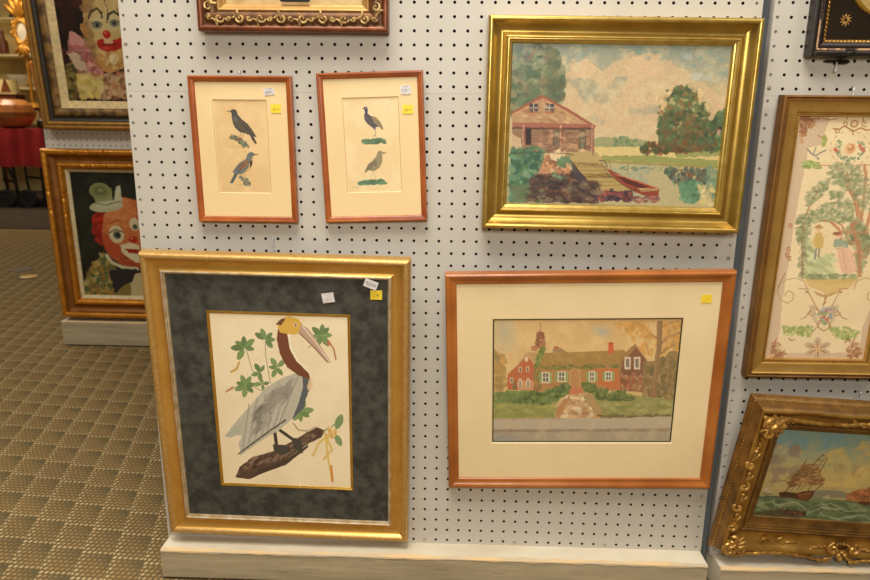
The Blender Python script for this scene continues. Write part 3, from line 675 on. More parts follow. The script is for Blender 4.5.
def art_ship():
    c = Canvas(560, 300, [(780.2, 428.8), (957.4, 440.5), (918.3, 526.5), (752.6, 515.4)], 31, (180,176,130))
    c.shade([(0,(132,160,150)),(.2,(160,170,140)),(.45,(196,178,112)),(.68,(186,166,110)),(1,(120,124,84))])
    c.fr(740,420,5.27)
    c.mottle((122,160,164),40,.4,.6,.8,[(180,50),(690,80),(690,110),(420,160),(360,250),(330,180),(190,120)])
    c.mottle((150,132,116),34,.35,.6,.85,[(190,120),(320,130),(330,250),(280,330),(130,330),(140,240)])
    c.mottle((206,176,130),18,.5,.7,.6,[(180,130),(320,120),(340,200),(200,230)])
    c.mottle((214,186,112),30,.35,.6,.85,[(440,180),(600,110),(700,110),(700,360),(440,350)])
    c.mottle((170,140,96),20,.5,.7,.6,[(450,220),(700,250),(700,300),(450,300)])
    c.poly([(360,378),(430,368),(520,372),(580,388),(580,410),(360,410)],(128,128,112),.8,2)
    c.poly([(560,392),(620,366),(700,355),(800,380),(800,440),(560,436)],(176,112,66),1,3); c.dabs([(570,395),(700,362),(700,430),(570,428)],80,8,[(196,130,76),(146,92,60),(170,116,74)],.6,2,.4)
    c.poly([(60,404),(240,402),(500,420),(800,440),(800,640),(40,600)],(104,118,80),1,3)
    c.poly([(70,402),(230,400),(230,414),(66,416)],(66,84,88),.8,2)
    c.dabs([(60,415),(250,412),(520,428),(760,448),(760,560),(50,520)],330,11,[(122,136,92),(92,106,72),(140,152,112),(84,96,70),(108,122,86)],.6,2.8,.12)
    for pts in ([(80,448),(170,428),(200,445),(300,430),(340,470)],[(340,500),(430,462),(520,470)],[(400,450),(480,440),(560,480),(660,478)],[(560,510),(640,500),(700,530)],[(180,440),(240,470)],[(420,490),(500,520),(600,512)]): c.line(pts, 9, (176,184,150), .6, 4)
    c.poly([(40,490),(200,470),(330,480),(360,505),(300,520),(60,515)],(84,76,52),.8,5); c.dabs([(200,465),(350,485),(340,505),(210,500)],50,6,[(96,58,44),(74,62,46),(128,84,60)],.8,1.8)
    # leaning frigate
    H = (86,58,36)
    c.poly([(206,382),(240,376),(300,384),(330,376),(396,372),(382,404),(356,428),(310,420),(264,408),(212,408)],H,1,1.5)
    c.poly([(300,386),(385,376),(352,424),(312,416)],(128,82,48),.8,1); c.line([(212,392),(300,394)],4,(58,42,30)); c.line([(310,396),(380,386)],3,(180,130,80),.7)
    for p in ([(244,372),(330,240),(352,210)],[(300,372),(385,235),(440,182)],[(356,375),(420,280),(462,200)]): c.line(p, 5, (120,80,48))
    for p in ([(386,240),(412,202),(448,184),(458,190),(424,232),(400,246)],): c.line(p+[p[0]],2.5,(128,72,50)); c.line([(404,212),(440,214)],2,(140,80,58)); c.line([(412,200),(430,226)],2,(140,80,58))
    S = [(150,112,70),(170,132,84),(126,92,58),(186,146,96)]
    for P, n in (([(270,300),(320,272),(370,270),(385,310),(340,330),(290,325)],70), ([(345,250),(390,240),(420,262),(400,285),(350,270)],45), ([(370,300),(430,290),(440,320),(410,345),(370,335)],60), ([(330,240),(352,238),(360,262),(340,268)],20), ([(250,330),(300,330),(290,345),(250,345)],20)):
        c.dabs(P, n, 8, S, .75, 1.8, -.3)
    for p in ([(206,318),(290,330)],[(238,320),(260,300),(330,300)],[(270,280),(390,300)],[(290,270),(330,262)],[(326,240),(420,268)],[(360,232),(436,240)],[(340,330),(440,340)],[(250,300),(300,345),(400,340)],[(246,376),(272,345)],[(270,376),(292,345)],[(320,370),(345,342)]): c.line(p, 3.5, (112,76,48), .85)
    c.line([(396,372),(440,335)],5,(96,66,42))
    # small vessels
    c.poly([(120,372),(162,366),(172,392),(130,392)],(172,160,124),1,2); c.line([(122,388),(170,390)],5,(96,70,50)); c.line([(150,372),(185,318)],3,(120,88,62)); c.line([(140,370),(150,340)],3,(150,130,100)); c.dabs([(130,360),(160,350),(166,385),(130,385)],18,5,[(190,176,140)],.8)
    c.line([(440,410),(496,362)],3,(150,124,88)); c.line([(430,412),(470,370)],3,(140,116,84)); c.poly([(436,404),(470,390),(478,412),(440,414)],(186,170,130),.8,2)
    c.poly([(620,430),(690,432),(684,448),(630,446)],(92,56,40),1,1); c.line([(654,432),(654,370)],4,(92,58,42)); c.line([(630,400),(690,404)],3,(104,66,46)); c.line([(640,385),(690,425)],2,(104,66,46)); c.line([(560,430),(620,438)],4,(90,84,60))
    c.grain(0.027,2.5); return c

def art_clown_high():
    """bald painted clown with ruffled collar, looking down"""
    c = Canvas(300, 420, [(41.7, -76.1), (160.0, -75.6), (178.8, 102.3), (69.1, 100.9)], 41, (46,28,22))
    c.fr(30,0,4.46)
    c.mottle((84,40,34),30,.45,.7,.7); c.mottle((24,20,20),30,.5,.7,.8)
    c.poly([(172,140),(190,142),(262,180),(290,250),(330,330),(440,330),(440,440),(200,440),(205,330),(165,238)],(150,96,88),1,6)
    c.poly([(135,290),(195,280),(205,340),(215,440),(140,440)],(104,96,50),1,6)
    c.dabs([(135,290),(200,285),(215,440),(140,440)],110,8,[(72,70,34),(140,124,60),(112,88,46),(60,50,30)],.75)
    c.poly([(172,140),(190,140),(258,184),(270,230),(200,225),(176,200)],(200,140,126),1,4); c.poly([(176,200),(262,206),(262,224),(190,222)],(168,92,86),.8,4)
    c.poly([(166,238),(200,232),(240,262),(262,320),(215,310),(190,280)],(196,168,136),1,4); c.ell(246,262,20,12,(96,64,60),.7,0,.4)
    c.poly([(205,335),(270,320),(335,350),(330,400),(300,432),(225,440)],(206,184,92),1,5); c.dabs([(210,330),(330,340),(320,425),(225,430)],70,10,[(220,200,110),(190,164,84),(214,190,130)],.6)
    c.dabs([(240,240),(300,260),(330,330),(270,330)],60,9,[(190,118,106),(150,76,72),(206,150,130)],.65)
    c.poly([(335,330),(440,320),(440,430),(330,440)],(134,92,58),1,5); c.dabs([(335,330),(440,320),(440,430),(330,440)],110,9,[(196,160,116),(112,72,48),(176,120,80),(206,180,136)],.65)
    c.poly([(236,0),(262,-60),(330,-100),(420,-100),(470,-20),(460,200),(420,300),(360,326),(320,312),(290,250),(250,170),(226,130),(226,104),(240,104)],(190,160,96),1,3)
    c.mottle((206,182,124),30,.4,.65,.8,[(240,0),(280,-60),(400,-60),(440,100),(400,300),(310,290),(250,160)])
    c.dabs([(236,0),(262,-50),(290,-40),(262,100),(300,250),(330,300),(300,280),(250,170)],90,12,[(150,116,66),(168,132,78),(130,92,56)],.4,1.6)
    c.dabs([(330,-90),(420,-90),(460,0),(440,90),(380,20)],60,14,[(150,116,70),(206,184,128)],.35,1.6)
    for x in (298, 376): c.ell(x,104,34,34,(206,192,146),.7,0,.5)
    c.dabs([(300,230),(420,225),(400,300),(330,300)],60,9,[(214,178,110),(170,118,62),(196,150,90)],.5,1.6)
    c.poly([(226,104),(240,104),(250,130),(262,170),(246,160),(228,130)],(176,118,66),1,2)
    c.line([(262,82),(272,52),(298,38),(318,56),(322,80)],10,(54,46,40),.9,2); c.line([(346,84),(352,62),(374,52),(396,66)],10,(54,46,40),.9,2); c.line([(330,0),(346,40),(342,100)],6,(110,76,52),.7,3)
    c.ell(298,112,24,16,(110,112,96),.9,0,.3); c.ell(300,112,9,9,(40,40,40)); c.line([(276,104),(298,96),(322,108)],4,(70,58,46)); c.ell(376,104,22,15,(110,112,96),.9,0,.3); c.ell(376,104,8,8,(40,40,40)); c.line([(356,98),(376,90),(398,98)],4,(70,58,46))
    c.ell(340,160,24,30,(202,176,120),.9); c.ell(342,153,19,18,(176,38,26)); c.ell(336,146,6,6,(226,120,90),.8,0,.5)
    c.poly([(300,180),(322,172),(340,180),(372,180),(408,168),(408,216),(380,230),(340,228),(310,216),(298,200)],(164,34,26),1,3); c.ell(350,186,22,10,(214,184,136),.9); c.line([(325,200),(350,196),(385,200)],5,(96,18,18),.9); c.ell(340,214,22,6,(206,80,60),.7,0,.5)
    c.poly([(300,240),(330,290),(380,310),(400,290),(380,320),(340,322),(304,290)],(190,134,72),1,4); c.ell(372,262,20,24,(226,206,150),.95,.4,.2); c.line([(360,280),(380,272),(384,250)],4,(150,110,70),.7)
    c.grain(0.054,2.5); return c

def art_clown_low():
    """round faced clown with a small hat and a patched collar"""
    c = Canvas(270, 420, [(69.2, 171.6), (155.6, 172.9), (167.5, 296.6), (85.1, 294.9)], 43, (30,32,26))
    c.fr(40,140,3.136)
    c.mottle((46,50,38),30,.4,.7,.7)
    c.poly([(130,465),(150,420),(176,380),(200,350),(232,400),(300,430),(330,500),(130,490)],(134,116,60),1,3)
    c.dabs([(138,462),(160,410),(196,352),(235,410),(240,485),(140,480)],120,7,[(80,92,56),(176,150,76),(150,110,54),(108,104,60),(190,172,110)],.75)
    c.line([(200,360),(205,420),(222,470)],4,(70,96,60),.9,2); c.line([(160,430),(200,420),(240,410)],4,(70,96,60),.9,2); c.line([(150,470),(190,440)],3,(70,96,60),.8,2)
    c.poly([(165,236),(180,226),(204,230),(206,300),(196,330),(180,322),(178,302),(162,290)],(164,40,28),1,4); c.dabs([(165,236),(200,230),(200,320),(180,318)],30,7,[(186,52,34),(134,28,22)],.7)
    c.poly([(200,232),(230,200),(262,178),(300,190),(340,230),(350,330),(320,400),(260,392),(215,362),(198,330),(196,280)],(196,112,62),1,2)
    c.mottle((214,138,80),18,.4,.6,.8,[(200,232),(262,180),(320,220),(300,270),(210,280)]); c.dabs([(205,290),(230,330),(270,345),(330,400),(260,390),(212,350)],90,9,[(158,60,34),(186,88,48),(142,52,32),(206,120,72)],.5,1.7,.6); c.dabs([(300,190),(345,240),(350,330),(325,300),(310,240)],40,9,[(160,84,46),(186,104,58)],.45)
    c.dabs([(222,196),(262,182),(285,200),(240,240),(215,240)],30,7,[(222,150,96),(206,124,70)],.5)
    c.poly([(200,300),(230,320),(260,345),(240,372),(212,352),(198,320)],(184,80,44),.9,3)
    c.ell(240,296,24,30,(214,196,150),1,0,.05,1); c.ell(242,298,13,14,(96,104,88)); c.ell(244,298,7,8,(34,32,30)); c.line([(216,292),(238,280),(262,290)],3.5,(70,50,36))
    c.ell(296,264,16,22,(214,196,150),1); c.ell(298,272,8,9,(80,84,74)); c.line([(222,262),(240,250),(258,258)],4,(140,66,40),.8)
    c.ell(292,312,14,12,(170,40,28)); c.ell(288,308,4,4,(226,130,100))
    c.poly([(252,330),(280,322),(310,330),(320,384),(300,384),(268,362),(256,350)],(222,206,162),1,2); c.poly([(264,340),(320,344),(320,358),(280,354)],(160,34,26),1,1)
    c.line([(208,362),(226,384),(262,400),(306,404)],11,(206,196,150),1,2)
    c.poly([(216,410),(262,402),(305,405),(300,440),(262,456),(235,484),(228,450)],(44,40,44),1,3); c.poly([(300,420),(330,410),(330,500),(286,490),(284,450)],(196,180,130),1,3)
    # hat
    c.ell(208,208,54,19,(186,184,146),1,-.12); c.poly([(170,196),(232,188),(238,148),(250,142),(258,190),(240,210),(180,212)],(196,194,158),1,2)
    c.poly([(158,160),(176,196),(230,190),(222,150)],(150,152,104),1,2); c.ell(188,160,34,27,(128,132,82),1,-.1); c.ell(188,160,20,15,(104,110,68),1,-.1); c.ell(190,158,9,7,(134,138,90)); c.line([(172,198),(210,204),(252,192)],4,(96,92,66),.7,2)
    c.grain(0.045,2.5); return c

def art_small(col, col2, seed, w=220, h=120):
    c = Canvas(w, h, [(0,0),(w,0),(w,h),(0,h)], seed, col); c.mottle(col2, 24, .45, .7, .8); c.grain(0.045, 2); return c
LP1 = 85.; LPF = 17.
# ------------------------------------------------------------------ camera, render look
cam = bpy.data.objects.new('camera', bpy.data.cameras.new('camera')); COL.objects.link(cam)
cam.data.sensor_width = 22.3; cam.data.lens = 684.426/870*22.3
cam.location = (.648965, -1.376686, 1.004021)
cam.rotation_euler = (1.3320957777, -.0087524756, .0357741588)
cam.data.clip_start = .02; cam.data.clip_end = 60
cam.data.dof.use_dof = True; cam.data.dof.focus_distance = 1.45; cam.data.dof.aperture_fstop = 3.5
SC.camera = cam
SC.view_settings.view_transform = 'Standard'; SC.view_settings.look = 'None'
SC.view_settings.exposure = 0; SC.view_settings.gamma = 1

# ------------------------------------------------------------------ materials
PEG = NT('painted_pegboard')
f = PEG.ramp(PEG.noise(3, 3), .35, .7)
col = PEG.mix(f, lin((199,193,180)), lin((191,185,171)))
chip = PEG.ramp(PEG.noise(34, 6, rough=.75), .735, .76)
col = PEG.mix(chip, col, lin((176,140,104)))
PEG.set(Base_Color=col, Roughness=.55); PEG.bump(PEG.noise(260, 2), .06)
PEG = PEG.m
M_IN = simple('pegboard_core', (60,42,30), (40,28,20), 90, .9)
M_STUD = simple('painted_stud', (176,172,166), (158,154,148), 25, .7, stretch=(1,1,.1))
M_TEAL = simple('blue_grey_post', (98,104,106), (74,80,84), 12, .75, stretch=(1,1,.15))
M_DARK = simple('painted_shade_dark', (34,30,28), None, 20, .9)  # near-black colour paints in shade behind the peg holes and under the plinth
def base_mat():
    t = NT('distressed_painted_plinth')
    sp = t.n('ShaderNodeSeparateXYZ'); t.L(t.n('ShaderNodeTexCoord').outputs['Object'], sp.inputs[0])
    g = t.ramp(t.noise(16, 6, stretch=(.18, 1, 2.2), rough=.7), .3, .7)
    front = t.mix(g, lin((186,172,140)), lin((148,134,104)))
    w = t.ramp(t.noise(42, 6, stretch=(.10, 1, 1.6), rough=.75), .60, .68)
    front = t.mix(w, front, lin((112,98,76)))
    topc = t.mix(t.ramp(t.noise(9, 5, stretch=(.5,1,1)), .35, .7), lin((216,206,182)), lin((194,182,154)))
    col = t.mix(t.ramp(sp.outputs[1], -.0520, -.0512), front, topc)
    t.set(Base_Color=col, Roughness=.75); t.bump(t.noise(70, 5, stretch=(.12, 1, 1)), .5, .002)
    return t.m
M_BASE = base_mat()
M_EDGE = simple('bare_worn_edge', (222,190,140), (196,180,150), 40, .8, stretch=(.2,1,1), lo=.45, hi=.6)
M_SCREW = simple('painted_screw', (190,186,182), (150,130,110), 60, .5, .3)
M_HOOK = simple('zinc_hook', (226,224,222), None, 40, .3, .4)
M_DKMETAL = simple('blackened_steel', (46,44,42), None, 40, .4, .7)
M_PAPER = simple('sticker_white', (236,230,226), None, 80, .6)
M_YEL = simple('sticker_yellow', (252,222,62), (246,212,50), 80, .6)
M_INK = simple('sticker_ink', (110,100,104), None, 50, .7)
M_INKY = simple('pencil_ink', (150,124,30), None, 50, .7)

# ------------------------------------------------------------------ room shell
def carpet():
    t = NT('dotted_diamond_carpet')
    tc = t.n('ShaderNodeTexCoord').outputs['Object']; sp = t.n('ShaderNodeSeparateXYZ'); t.L(tc, sp.inputs[0])
    x, y = sp.outputs[0], sp.outputs[1]
    ax, ay, dx, dy = .0830, -.0175, -.0250, .0955
    D = ax*dy-ay*dx; x0, y0 = -.512, .178
    X = t.math('SUBTRACT', x, x0); Y = t.math('SUBTRACT', y, y0)
    s = t.math('ADD', t.math('MULTIPLY', X, dy/D), t.math('MULTIPLY', Y, -dx/D))
    r = t.math('ADD', t.math('MULTIPLY', X, -ay/D), t.math('MULTIPLY', Y, ax/D))
    fs = t.math('FRACT', s); ft = t.math('FRACT', t.math('ADD', r, t.math('MULTIPLY', fs, -.158)))
    def cell(v, n): return t.math('SUBTRACT', t.math('FRACT', t.math('MULTIPLY', v, n)), .5)
    u, v = cell(t.math('ADD', fs, t.math('MULTIPLY', t.math('FLOOR', t.math('MULTIPLY', ft, 7.)), 1/12.)), 6.), cell(ft, 7.)
    # distance inside the little rhombus, in metres
    px = t.math('ADD', t.math('MULTIPLY', u, ax/6), t.math('MULTIPLY', v, dx/7)); py = t.math('ADD', t.math('MULTIPLY', u, ay/6), t.math('MULTIPLY', v, dy/7))
    d = t.math('SQRT', t.math('ADD', t.math('MULTIPLY', px, px), t.math('MULTIPLY', py, py)))
    dot = t.ramp(d, .0054, .0028)
    b1 = t.math('MULTIPLY', t.ramp(fs, .24, .12), t.ramp(ft, 0., 1., 1., .45)); b2 = t.math('MULTIPLY', t.ramp(ft, .17, .13), t.ramp(fs, 0., 1., 1., .35))
    br = t.math('MAXIMUM', t.math('MAXIMUM', b1, b2), t.ramp(t.math('ADD', fs, ft), .7, .2, 0., .7))
    dk = t.ramp(t.math('ADD', t.math('ADD', fs, ft), t.math('MULTIPLY', t.noise(30, 2), .3)), 1.25, 1.95)
    dotc = t.mix(br, lin((172,140,90)), lin((230,204,150)))
    grnd = t.mix(dk, lin((120,100,66)), lin((90,86,60)))
    grnd = t.mix(t.ramp(t.noise(5, 3), .3, .7), grnd, lin((104,88,60)))
    jit = t.ramp(t.noise(160, 2), .3, .7, .5, 1.)
    amt = t.math('MULTIPLY', t.math('MULTIPLY', dot, jit), t.math('SUBTRACT', 1., t.math('MULTIPLY', dk, .85)))
    t.set(Base_Color=t.mix(amt, grnd, dotc), Roughness=.95); t.b.inputs['Specular IOR Level'].default_value = .1
    t.bump(t.noise(500, 2), .5, .002)
    return t.m
M_WALL = simple('warm_cream_wall', (214,198,160), (204,186,146), 2, .8)
M_CEIL = simple('ceiling_tiles', (226,220,206), None, 6, .9)
def slab(name, a, b, mat):
    o = MB().box(a, b).build(name, mat); o['kind'] = 'structure'; return o
slab('floor', (-9.1,-5.1,-.05), (6.1,10.1,0), carpet())
slab('ceiling', (-9.1,-5.1,3.2), (6.1,10.1,3.26), M_CEIL)
slab('wall_back', (-9,10,0), (6,10.1,3.2), M_WALL)
slab('wall_front', (-9,-5.1,0), (6,-5,3.2), M_WALL)
slab('wall_left', (-9.1,-5,0), (-9,10,3.2), M_WALL)
slab('wall_right', (6,-5,0), (6.1,10,3.2), M_WALL)

# ------------------------------------------------------------------ pegboard display units
def peg_sheet(name, r0, r1, ncol=48, hr=.0031, trim=0.):
    """perforated sheet, rows r0..r1 below row 0, first hole at x=0"""
    off = np.array([[math.cos(PI/8+k*PI/4)*hr, math.sin(PI/8+k*PI/4)*hr] for k in range(8)])
    h = IN/2; T = .006
    loc = [(-h,0,-h),(h,0,-h),(h,0,h),(-h,0,h)]+[(a,0,b) for a, b in off]+[(a,T,b) for a, b in off]
    # octagon vertex k at angle 22.5+45k ; corners: 0 BL 1 BR 2 TR 3 TL
    F = []
    ring = [(2,4,5),(3,6,7),(0,8,9),(1,10,11)]
    tri = [(2,5,4),(3,7,6),(0,9,8),(1,11,10)]
    quad = [(2,3,6,5),(3,0,8,7),(0,1,10,9),(1,2,4,11)]
    wall = [(4+k,4+(k+1) % 8,12+(k+1) % 8,12+k) for k in range(8)]
    cells = [(c*IN, -r*IN) for r in range(r0, r1+1) for c in range(ncol)]
    V = np.array(loc)[None]+np.array([(x,0,z) for x, z in cells])[:, None]
    V = V.reshape(-1, 3); n = len(loc); faces = []; mats = []
    for i in range(len(cells)):
        b = i*n
        for q in tri+quad: faces.append(tuple(b+k for k in q)); mats.append(0)
        edge = (i % ncol) in (0, ncol-1)
        for q in wall: faces.append(tuple(b+k for k in q)); mats.append(0 if edge else 1)
    m = len(V); x0, x1, z0, z1 = -h, (ncol-1)*IN+h, -r1*IN-h, -r0*IN+h
    ml, mr = .0076, .0118
    V[:, 0] = np.where(V[:, 0] < -h+1e-6, -ml, np.where(V[:, 0] > (ncol-1)*IN+h-1e-6, (ncol-1)*IN+mr, V[:, 0])); V[:, 2] = np.minimum(V[:, 2], z1-trim); z1 -= trim; x0 = -ml; x1 = (ncol-1)*IN+mr
    V = np.vstack([V, [(x0,0,z0),(x1,0,z0),(x1,0,z1),(x0,0,z1),(x0,T,z0),(x1,T,z0),(x1,T,z1),(x0,T,z1)]])
    for q in ((0,1,5,4),(1,2,6,5),(2,3,7,6),(3,0,4,7)): faces.append(tuple(m+k for k in q)); mats.append(0)
    me = bpy.data.meshes.new(name); me.from_pydata(V.tolist(), [], faces)
    me.materials.append(PEG); me.materials.append(M_IN); me.polygons.foreach_set('material_index', mats); me.update()
    return me
ME_UP = peg_sheet('pegboard_sheet', -38, 5); ME_LO = peg_sheet('pegboard_sheet', 0, 38, trim=.13*IN)   # lower: placed so its row 0 is row 6 (less the tight seam)
BZ = .0762                                      # plinth top
def display_unit(label, loc, th, screws, BZ=.0762):
    root = thing('pegboard_display', label, 'display panel', loc, Matrix.Rotation(th, 3, 'Z'), group='free-standing pegboard panels')
    x0, x1 = -.0074, 47*IN+.0116
    for me, z in ((ME_UP, 1.2), (ME_LO, 1.2-5.88*IN)):
        o = bpy.data.objects.new('pegboard_sheet', me); COL.objects.link(o); o.parent = root; o.location = (0, 0, z)
    for a, b in ((x0+.001, x0+.030), (x1-.030, x1-.001)):
        MB().box((a, .0061, BZ), (b, .055, 2.16)).build('upright_stud', M_STUD, root)
    MB().box((x0+.031, .0065, 2.12), (x1-.031, .055, 2.16)).build('cross_rail', M_STUD, root)
    MB().box((x0, .056, BZ), (x1, .06, 2.17)).build('back_board', M_DARK, root)
    p = MB(); n = 60                                     # plinth with a slightly uneven chipped edge
    yb, yf = .10, -.0525
    prof = lambda j: [(yf-.0005, .007), (yf-.0005+j, BZ-.004), (yf+.003, BZ-j), (yb, BZ), (yb, .007)]
    vs = []; fs = []
    for k in range(n+1):
        x = x0+.004+(x1-x0-.006)*k/n; j = rng.uniform(0, .0012)
        vs += [(x, y, z) for y, z in prof(j)]
    for k in range(n):
        for i in range(5): fs.append((k*5+i, k*5+(i+1) % 5, (k+1)*5+(i+1) % 5, (k+1)*5+i))
    fs += [(0,4,3,2,1), tuple(n*5+i for i in range(5))]
    pl = p.add(vs, fs).build('plinth', M_BASE, root)
    MB().box((x0+.012, yf+.012, 0), (x1-.012, yb-.01, .0069)).build('plinth_gap_shade', M_DARK, root)  # dark block added to paint the shadow gap below the plinth
    e = MB(); vs = []; fs = []
    for k in range(n+1):
        x = x0+.004+(x1-x0-.006)*k/n; a = rng.uniform(.001, .005); b = rng.uniform(.001, .006)
        vs += [(x, yf-.0012, BZ-.003-a), (x, yf-.0008, BZ-.003), (x, yf+.0025, BZ+.0004), (x, yf+.003+b, BZ+.0006)]
    for k in range(n):
        for i in range(3): fs.append((k*4+i, (k+1)*4+i, (k+1)*4+i+1, k*4+i+1))
    e.add(vs, fs).build('worn_edge', M_EDGE, pl)
    for c, r in screws:
        z = 1.2-(r if r <= 5 else r-.12)*IN; s = MB()
        s.lathe([(0, .0016), (.002, .0015), (.0038, .0008), (.0042, 0)], n=12)
        s.v = [(c*IN+x, -z2, z+y) for x, y, z2 in s.v]
        s.f = [f[::-1] for f in s.f]; s.build('screw', M_SCREW, root)
    return root
display_unit('large pale grey pegboard panel carrying six framed pictures in the middle', (0, 0, 0), 0, [(0,2),(0,18),(47,18),(23,44),(31,44),(39,44),(15,44),(7,44)])
display_unit('pale grey pegboard panel at the right edge holding the black, tall and ship frames', (1.2309, -.0083, .0001), .0151, [(0,4.9),(0,19),(0,29)])
display_unit('pale pegboard panel standing farther back at left, behind the two clown pictures', (-1.1430, 1.6, 0), 0, [(0,30)], .118)
o = MB().box((1.2070, .010, .0), (1.2205, .05, 2.16)).build('spacer_post', M_TEAL)
tag(o, 'blue-grey upright post in the gap between the middle and right pegboard panels', 'post')

# ------------------------------------------------------------------ frame helpers
def rot(lean, roll): return Matrix.Rotation(lean, 3, 'X') @ Matrix.Rotation(roll, 3, 'Y')
def back(parent, rect, mat, h=.004):
    return panel('backing_board', rect, h, mat, parent, th=.003)
M_KRAFT = simple('brown_backing', (120,92,62), None, 20, .9)
def text_mesh(name, body, size, mat, parent, x, z, h, ang=0.):
    cu = bpy.data.curves.new('t', 'FONT'); cu.body = body; cu.size = size; cu.align_x = 'CENTER'; cu.align_y = 'CENTER'
    ob = bpy.data.objects.new('t', cu); COL.objects.link(ob)
    me = bpy.data.meshes.new_from_object(ob.evaluated_get(bpy.context.evaluated_depsgraph_get()))
    bpy.data.objects.remove(ob)
    me.name = name; me.materials.clear(); me.materials.append(mat)
    o = bpy.data.objects.new(name, me); COL.objects.link(o); o.parent = parent
    o.matrix_local = Matrix.Translation((x, -h, z)) @ Matrix.Rotation(ang, 4, 'Y') @ Matrix.Rotation(PI/2, 4, 'X')
    return o
def sticker(parent, x, z, w, hh, h, ang, mat, label, lines):
    th = .0004
    o = MB().box((-w/2, -th, -hh/2), (w/2, 0, hh/2)).build('price_sticker', mat, parent); o['label'] = label
    o.matrix_local = Matrix.Translation((x, -h, z)) @ Matrix.Rotation(ang, 4, 'Y')
    for body, size, dx, dz, m in lines: text_mesh('sticker_writing', body, size, m, o, dx, dz, th+.0002)
    return o
def peg_hook(x, z, drop, label, out=.007, y=0.):
    t = thing('peg_hook', label, 'hook', (x, y, z), group='picture hooks in the pegboard')
    MB().tube([(0,.008,.0),(0,-.002,.0005),(0,-out,-.001),(0,-out-.001,-.004),(0,-out,-drop*.5),(0,-out,-drop)], .0014, 8).build('hook_wire', M_HOOK, t)
    MB().tube([(.003,.006,-drop*.75),(.002,-.002,-drop*.78),(0,-out+.001,-drop*.82)], .0011, 6).build('lower_prong', M_HOOK, t)
    return t

# ------------------------------------------------------------------ two small bird prints in wood frames
M_WOODR = simple('reddish_brown_wood', (174,94,38), (146,70,24), 18, .38, stretch=(1,1,1), bump=.1, bscale=120, coat=.3)
M_WOODH = simple('honey_brown_wood', (180,108,46), (152,84,30), 9, .32, bump=.06, bscale=100, coat=.4)
M_CREAM = simple('cream_mat_board', (240,214,160), (234,204,148), 6, .55, coat=.25)
M_BEVEL = simple('mat_bevel', (196,158,104), None, 30, .7)
A_PRINT = art_mat('printed_paper', .55, .25, 0, 1.12)
A_DIM = art_mat('dark_oil_paint', .45, .2, .2, .80)
def small_print(label, at, W, H, lean, roll, op, art, art_name, st):
    t = thing('framed_bird_print', label, 'framed print', at, rot(lean, roll), 'small bird prints in brown frames')
    w = W/2; B = .0115
    pr = [(0,0),(0,.012),(.0008,.0145),(.0022,.015),(.0040,.0146),(.0052,.0128),(.0072,.0126),(.0092,.0118),(.0108,.0105),(.0116,.009),(.0118,.005)]
    rail('frame', (-w, 0, w, H), pr, M_WOODR, t)
    back(t, (-w+.004, .004, w-.004, H-.004), M_KRAFT)
    x0, z0, x1, z1 = op
    panel('mat_board', (-w+.009, .009, w-.009, H-.009), .0078, M_CREAM, t, hole=op, th=.0016)
    rail('mat_bevel', (x0, z0, x1, z1), [(0,.0079),(.0014,.0062)], M_BEVEL, t)
    art.mesh(art_name, (x0-.001, z0-.001, x1+.001, z1+.001), .0062, A_PRINT, t)
    for s in st: sticker(t, *s)
    return t
small_print('brown framed print of two dark perching birds, left of the two small prints', (.2245,-.003,.8070), .2011, .2831, .0242, -.0007, (-.057,.0575,.0495,.239), art_birds_a(), 'bird_print',
    [(.0555,.2545,.0200,.0135,.0086,-.18,M_PAPER,'white tag stuck on the mat, slightly tilted',[('AUCTION',.0030,0,.0042,M_INK),('05221',.0062,0,-.0012,M_INK)]),
     (.067,.2225,.0195,.0165,.0086,0,M_YEL,'yellow tag with pencilled marks',[('25 4',.0070,0,-.001,M_INKY)])])
small_print('brown framed print of two ground birds on turf, right of the two small prints', (.4844,-.003,.8116), .2044, .2875, .0229, -.0346, (-.0555,.0575,.0535,.241), art_birds_b(), 'bird_print',
    [(.068,.2525,.0195,.0165,.0086,-.03,M_PAPER,'white tag stuck on the mat',[('AUCTION',.0030,0,.0055,M_INK),('41511',.0062,0,0,M_INK)]),
     (.0705,.2165,.0200,.0165,.0086,.02,M_YEL,'yellow tag with pencilled marks',[('25 4',.0070,0,-.001,M_INKY)])])

# ------------------------------------------------------------------ large bird print, gold frame, dark mat
M_GOLDA = gold('antique_gold', (212,172,104), (190,148,80), scale=160, rough=.42, metal=.55, wear=.12, wscale=160, bump=.1)
M_GOLDB = gold('bright_gold', (226,180,96), (208,156,70), scale=20, rough=.3, metal=.7, bump=.03)
M_SUEDE = simple('charcoal_mottled_mat', (82,80,72), (58,57,50), 42, .85, lo=.38, hi=.62, spec=.25)
M_FILL = gold('gold_fillet', (214,176,84), (196,150,60), scale=30, rough=.25, metal=.8, bump=0)
M_SILV = simple('pale_worn_lip', (206,190,160), (180,150,100), 50, .45, .4)
pel = thing('framed_bird_print', 'large gold frame with charcoal mat around a grey waterbird print, above the plinth', 'framed print', (.2795,-.003,.1010), rot(.0702,.0141))
w, H = .5360/2, .6524
rail('frame', (-w,0,w,H), sm([(0,0),(0,.020),(0.0023,.0275),(0.0069,.030),(0.0115,.029),(0.0149,.025)],3), M_GOLDA, pel)
rail('cove_moulding', (-w,0,w,H), sm([(0.0144,.0252),(0.0167,.0225),(0.0218,.0200),(0.0276,.0190),(0.0333,.0195),(0.0374,.0225)],3), M_GOLDB, pel)
rail('inner_lip', (-w,0,w,H), sm([(0.0374,.0224),(0.0385,.0236),(0.0403,.0240),(0.0416,.0230),(0.0421,.0195),(0.0443,.0190),(0.0451,.0150)],2), M_SILV, pel)
back(pel, (-w+.006,.006,w-.006,H-.006), M_KRAFT)
op = (-.1465,.1215,.1465,.531)
panel('mat_board', (-w+.03,.03,w-.03,H-.03), .0150, M_SUEDE, pel, hole=op, th=.002)
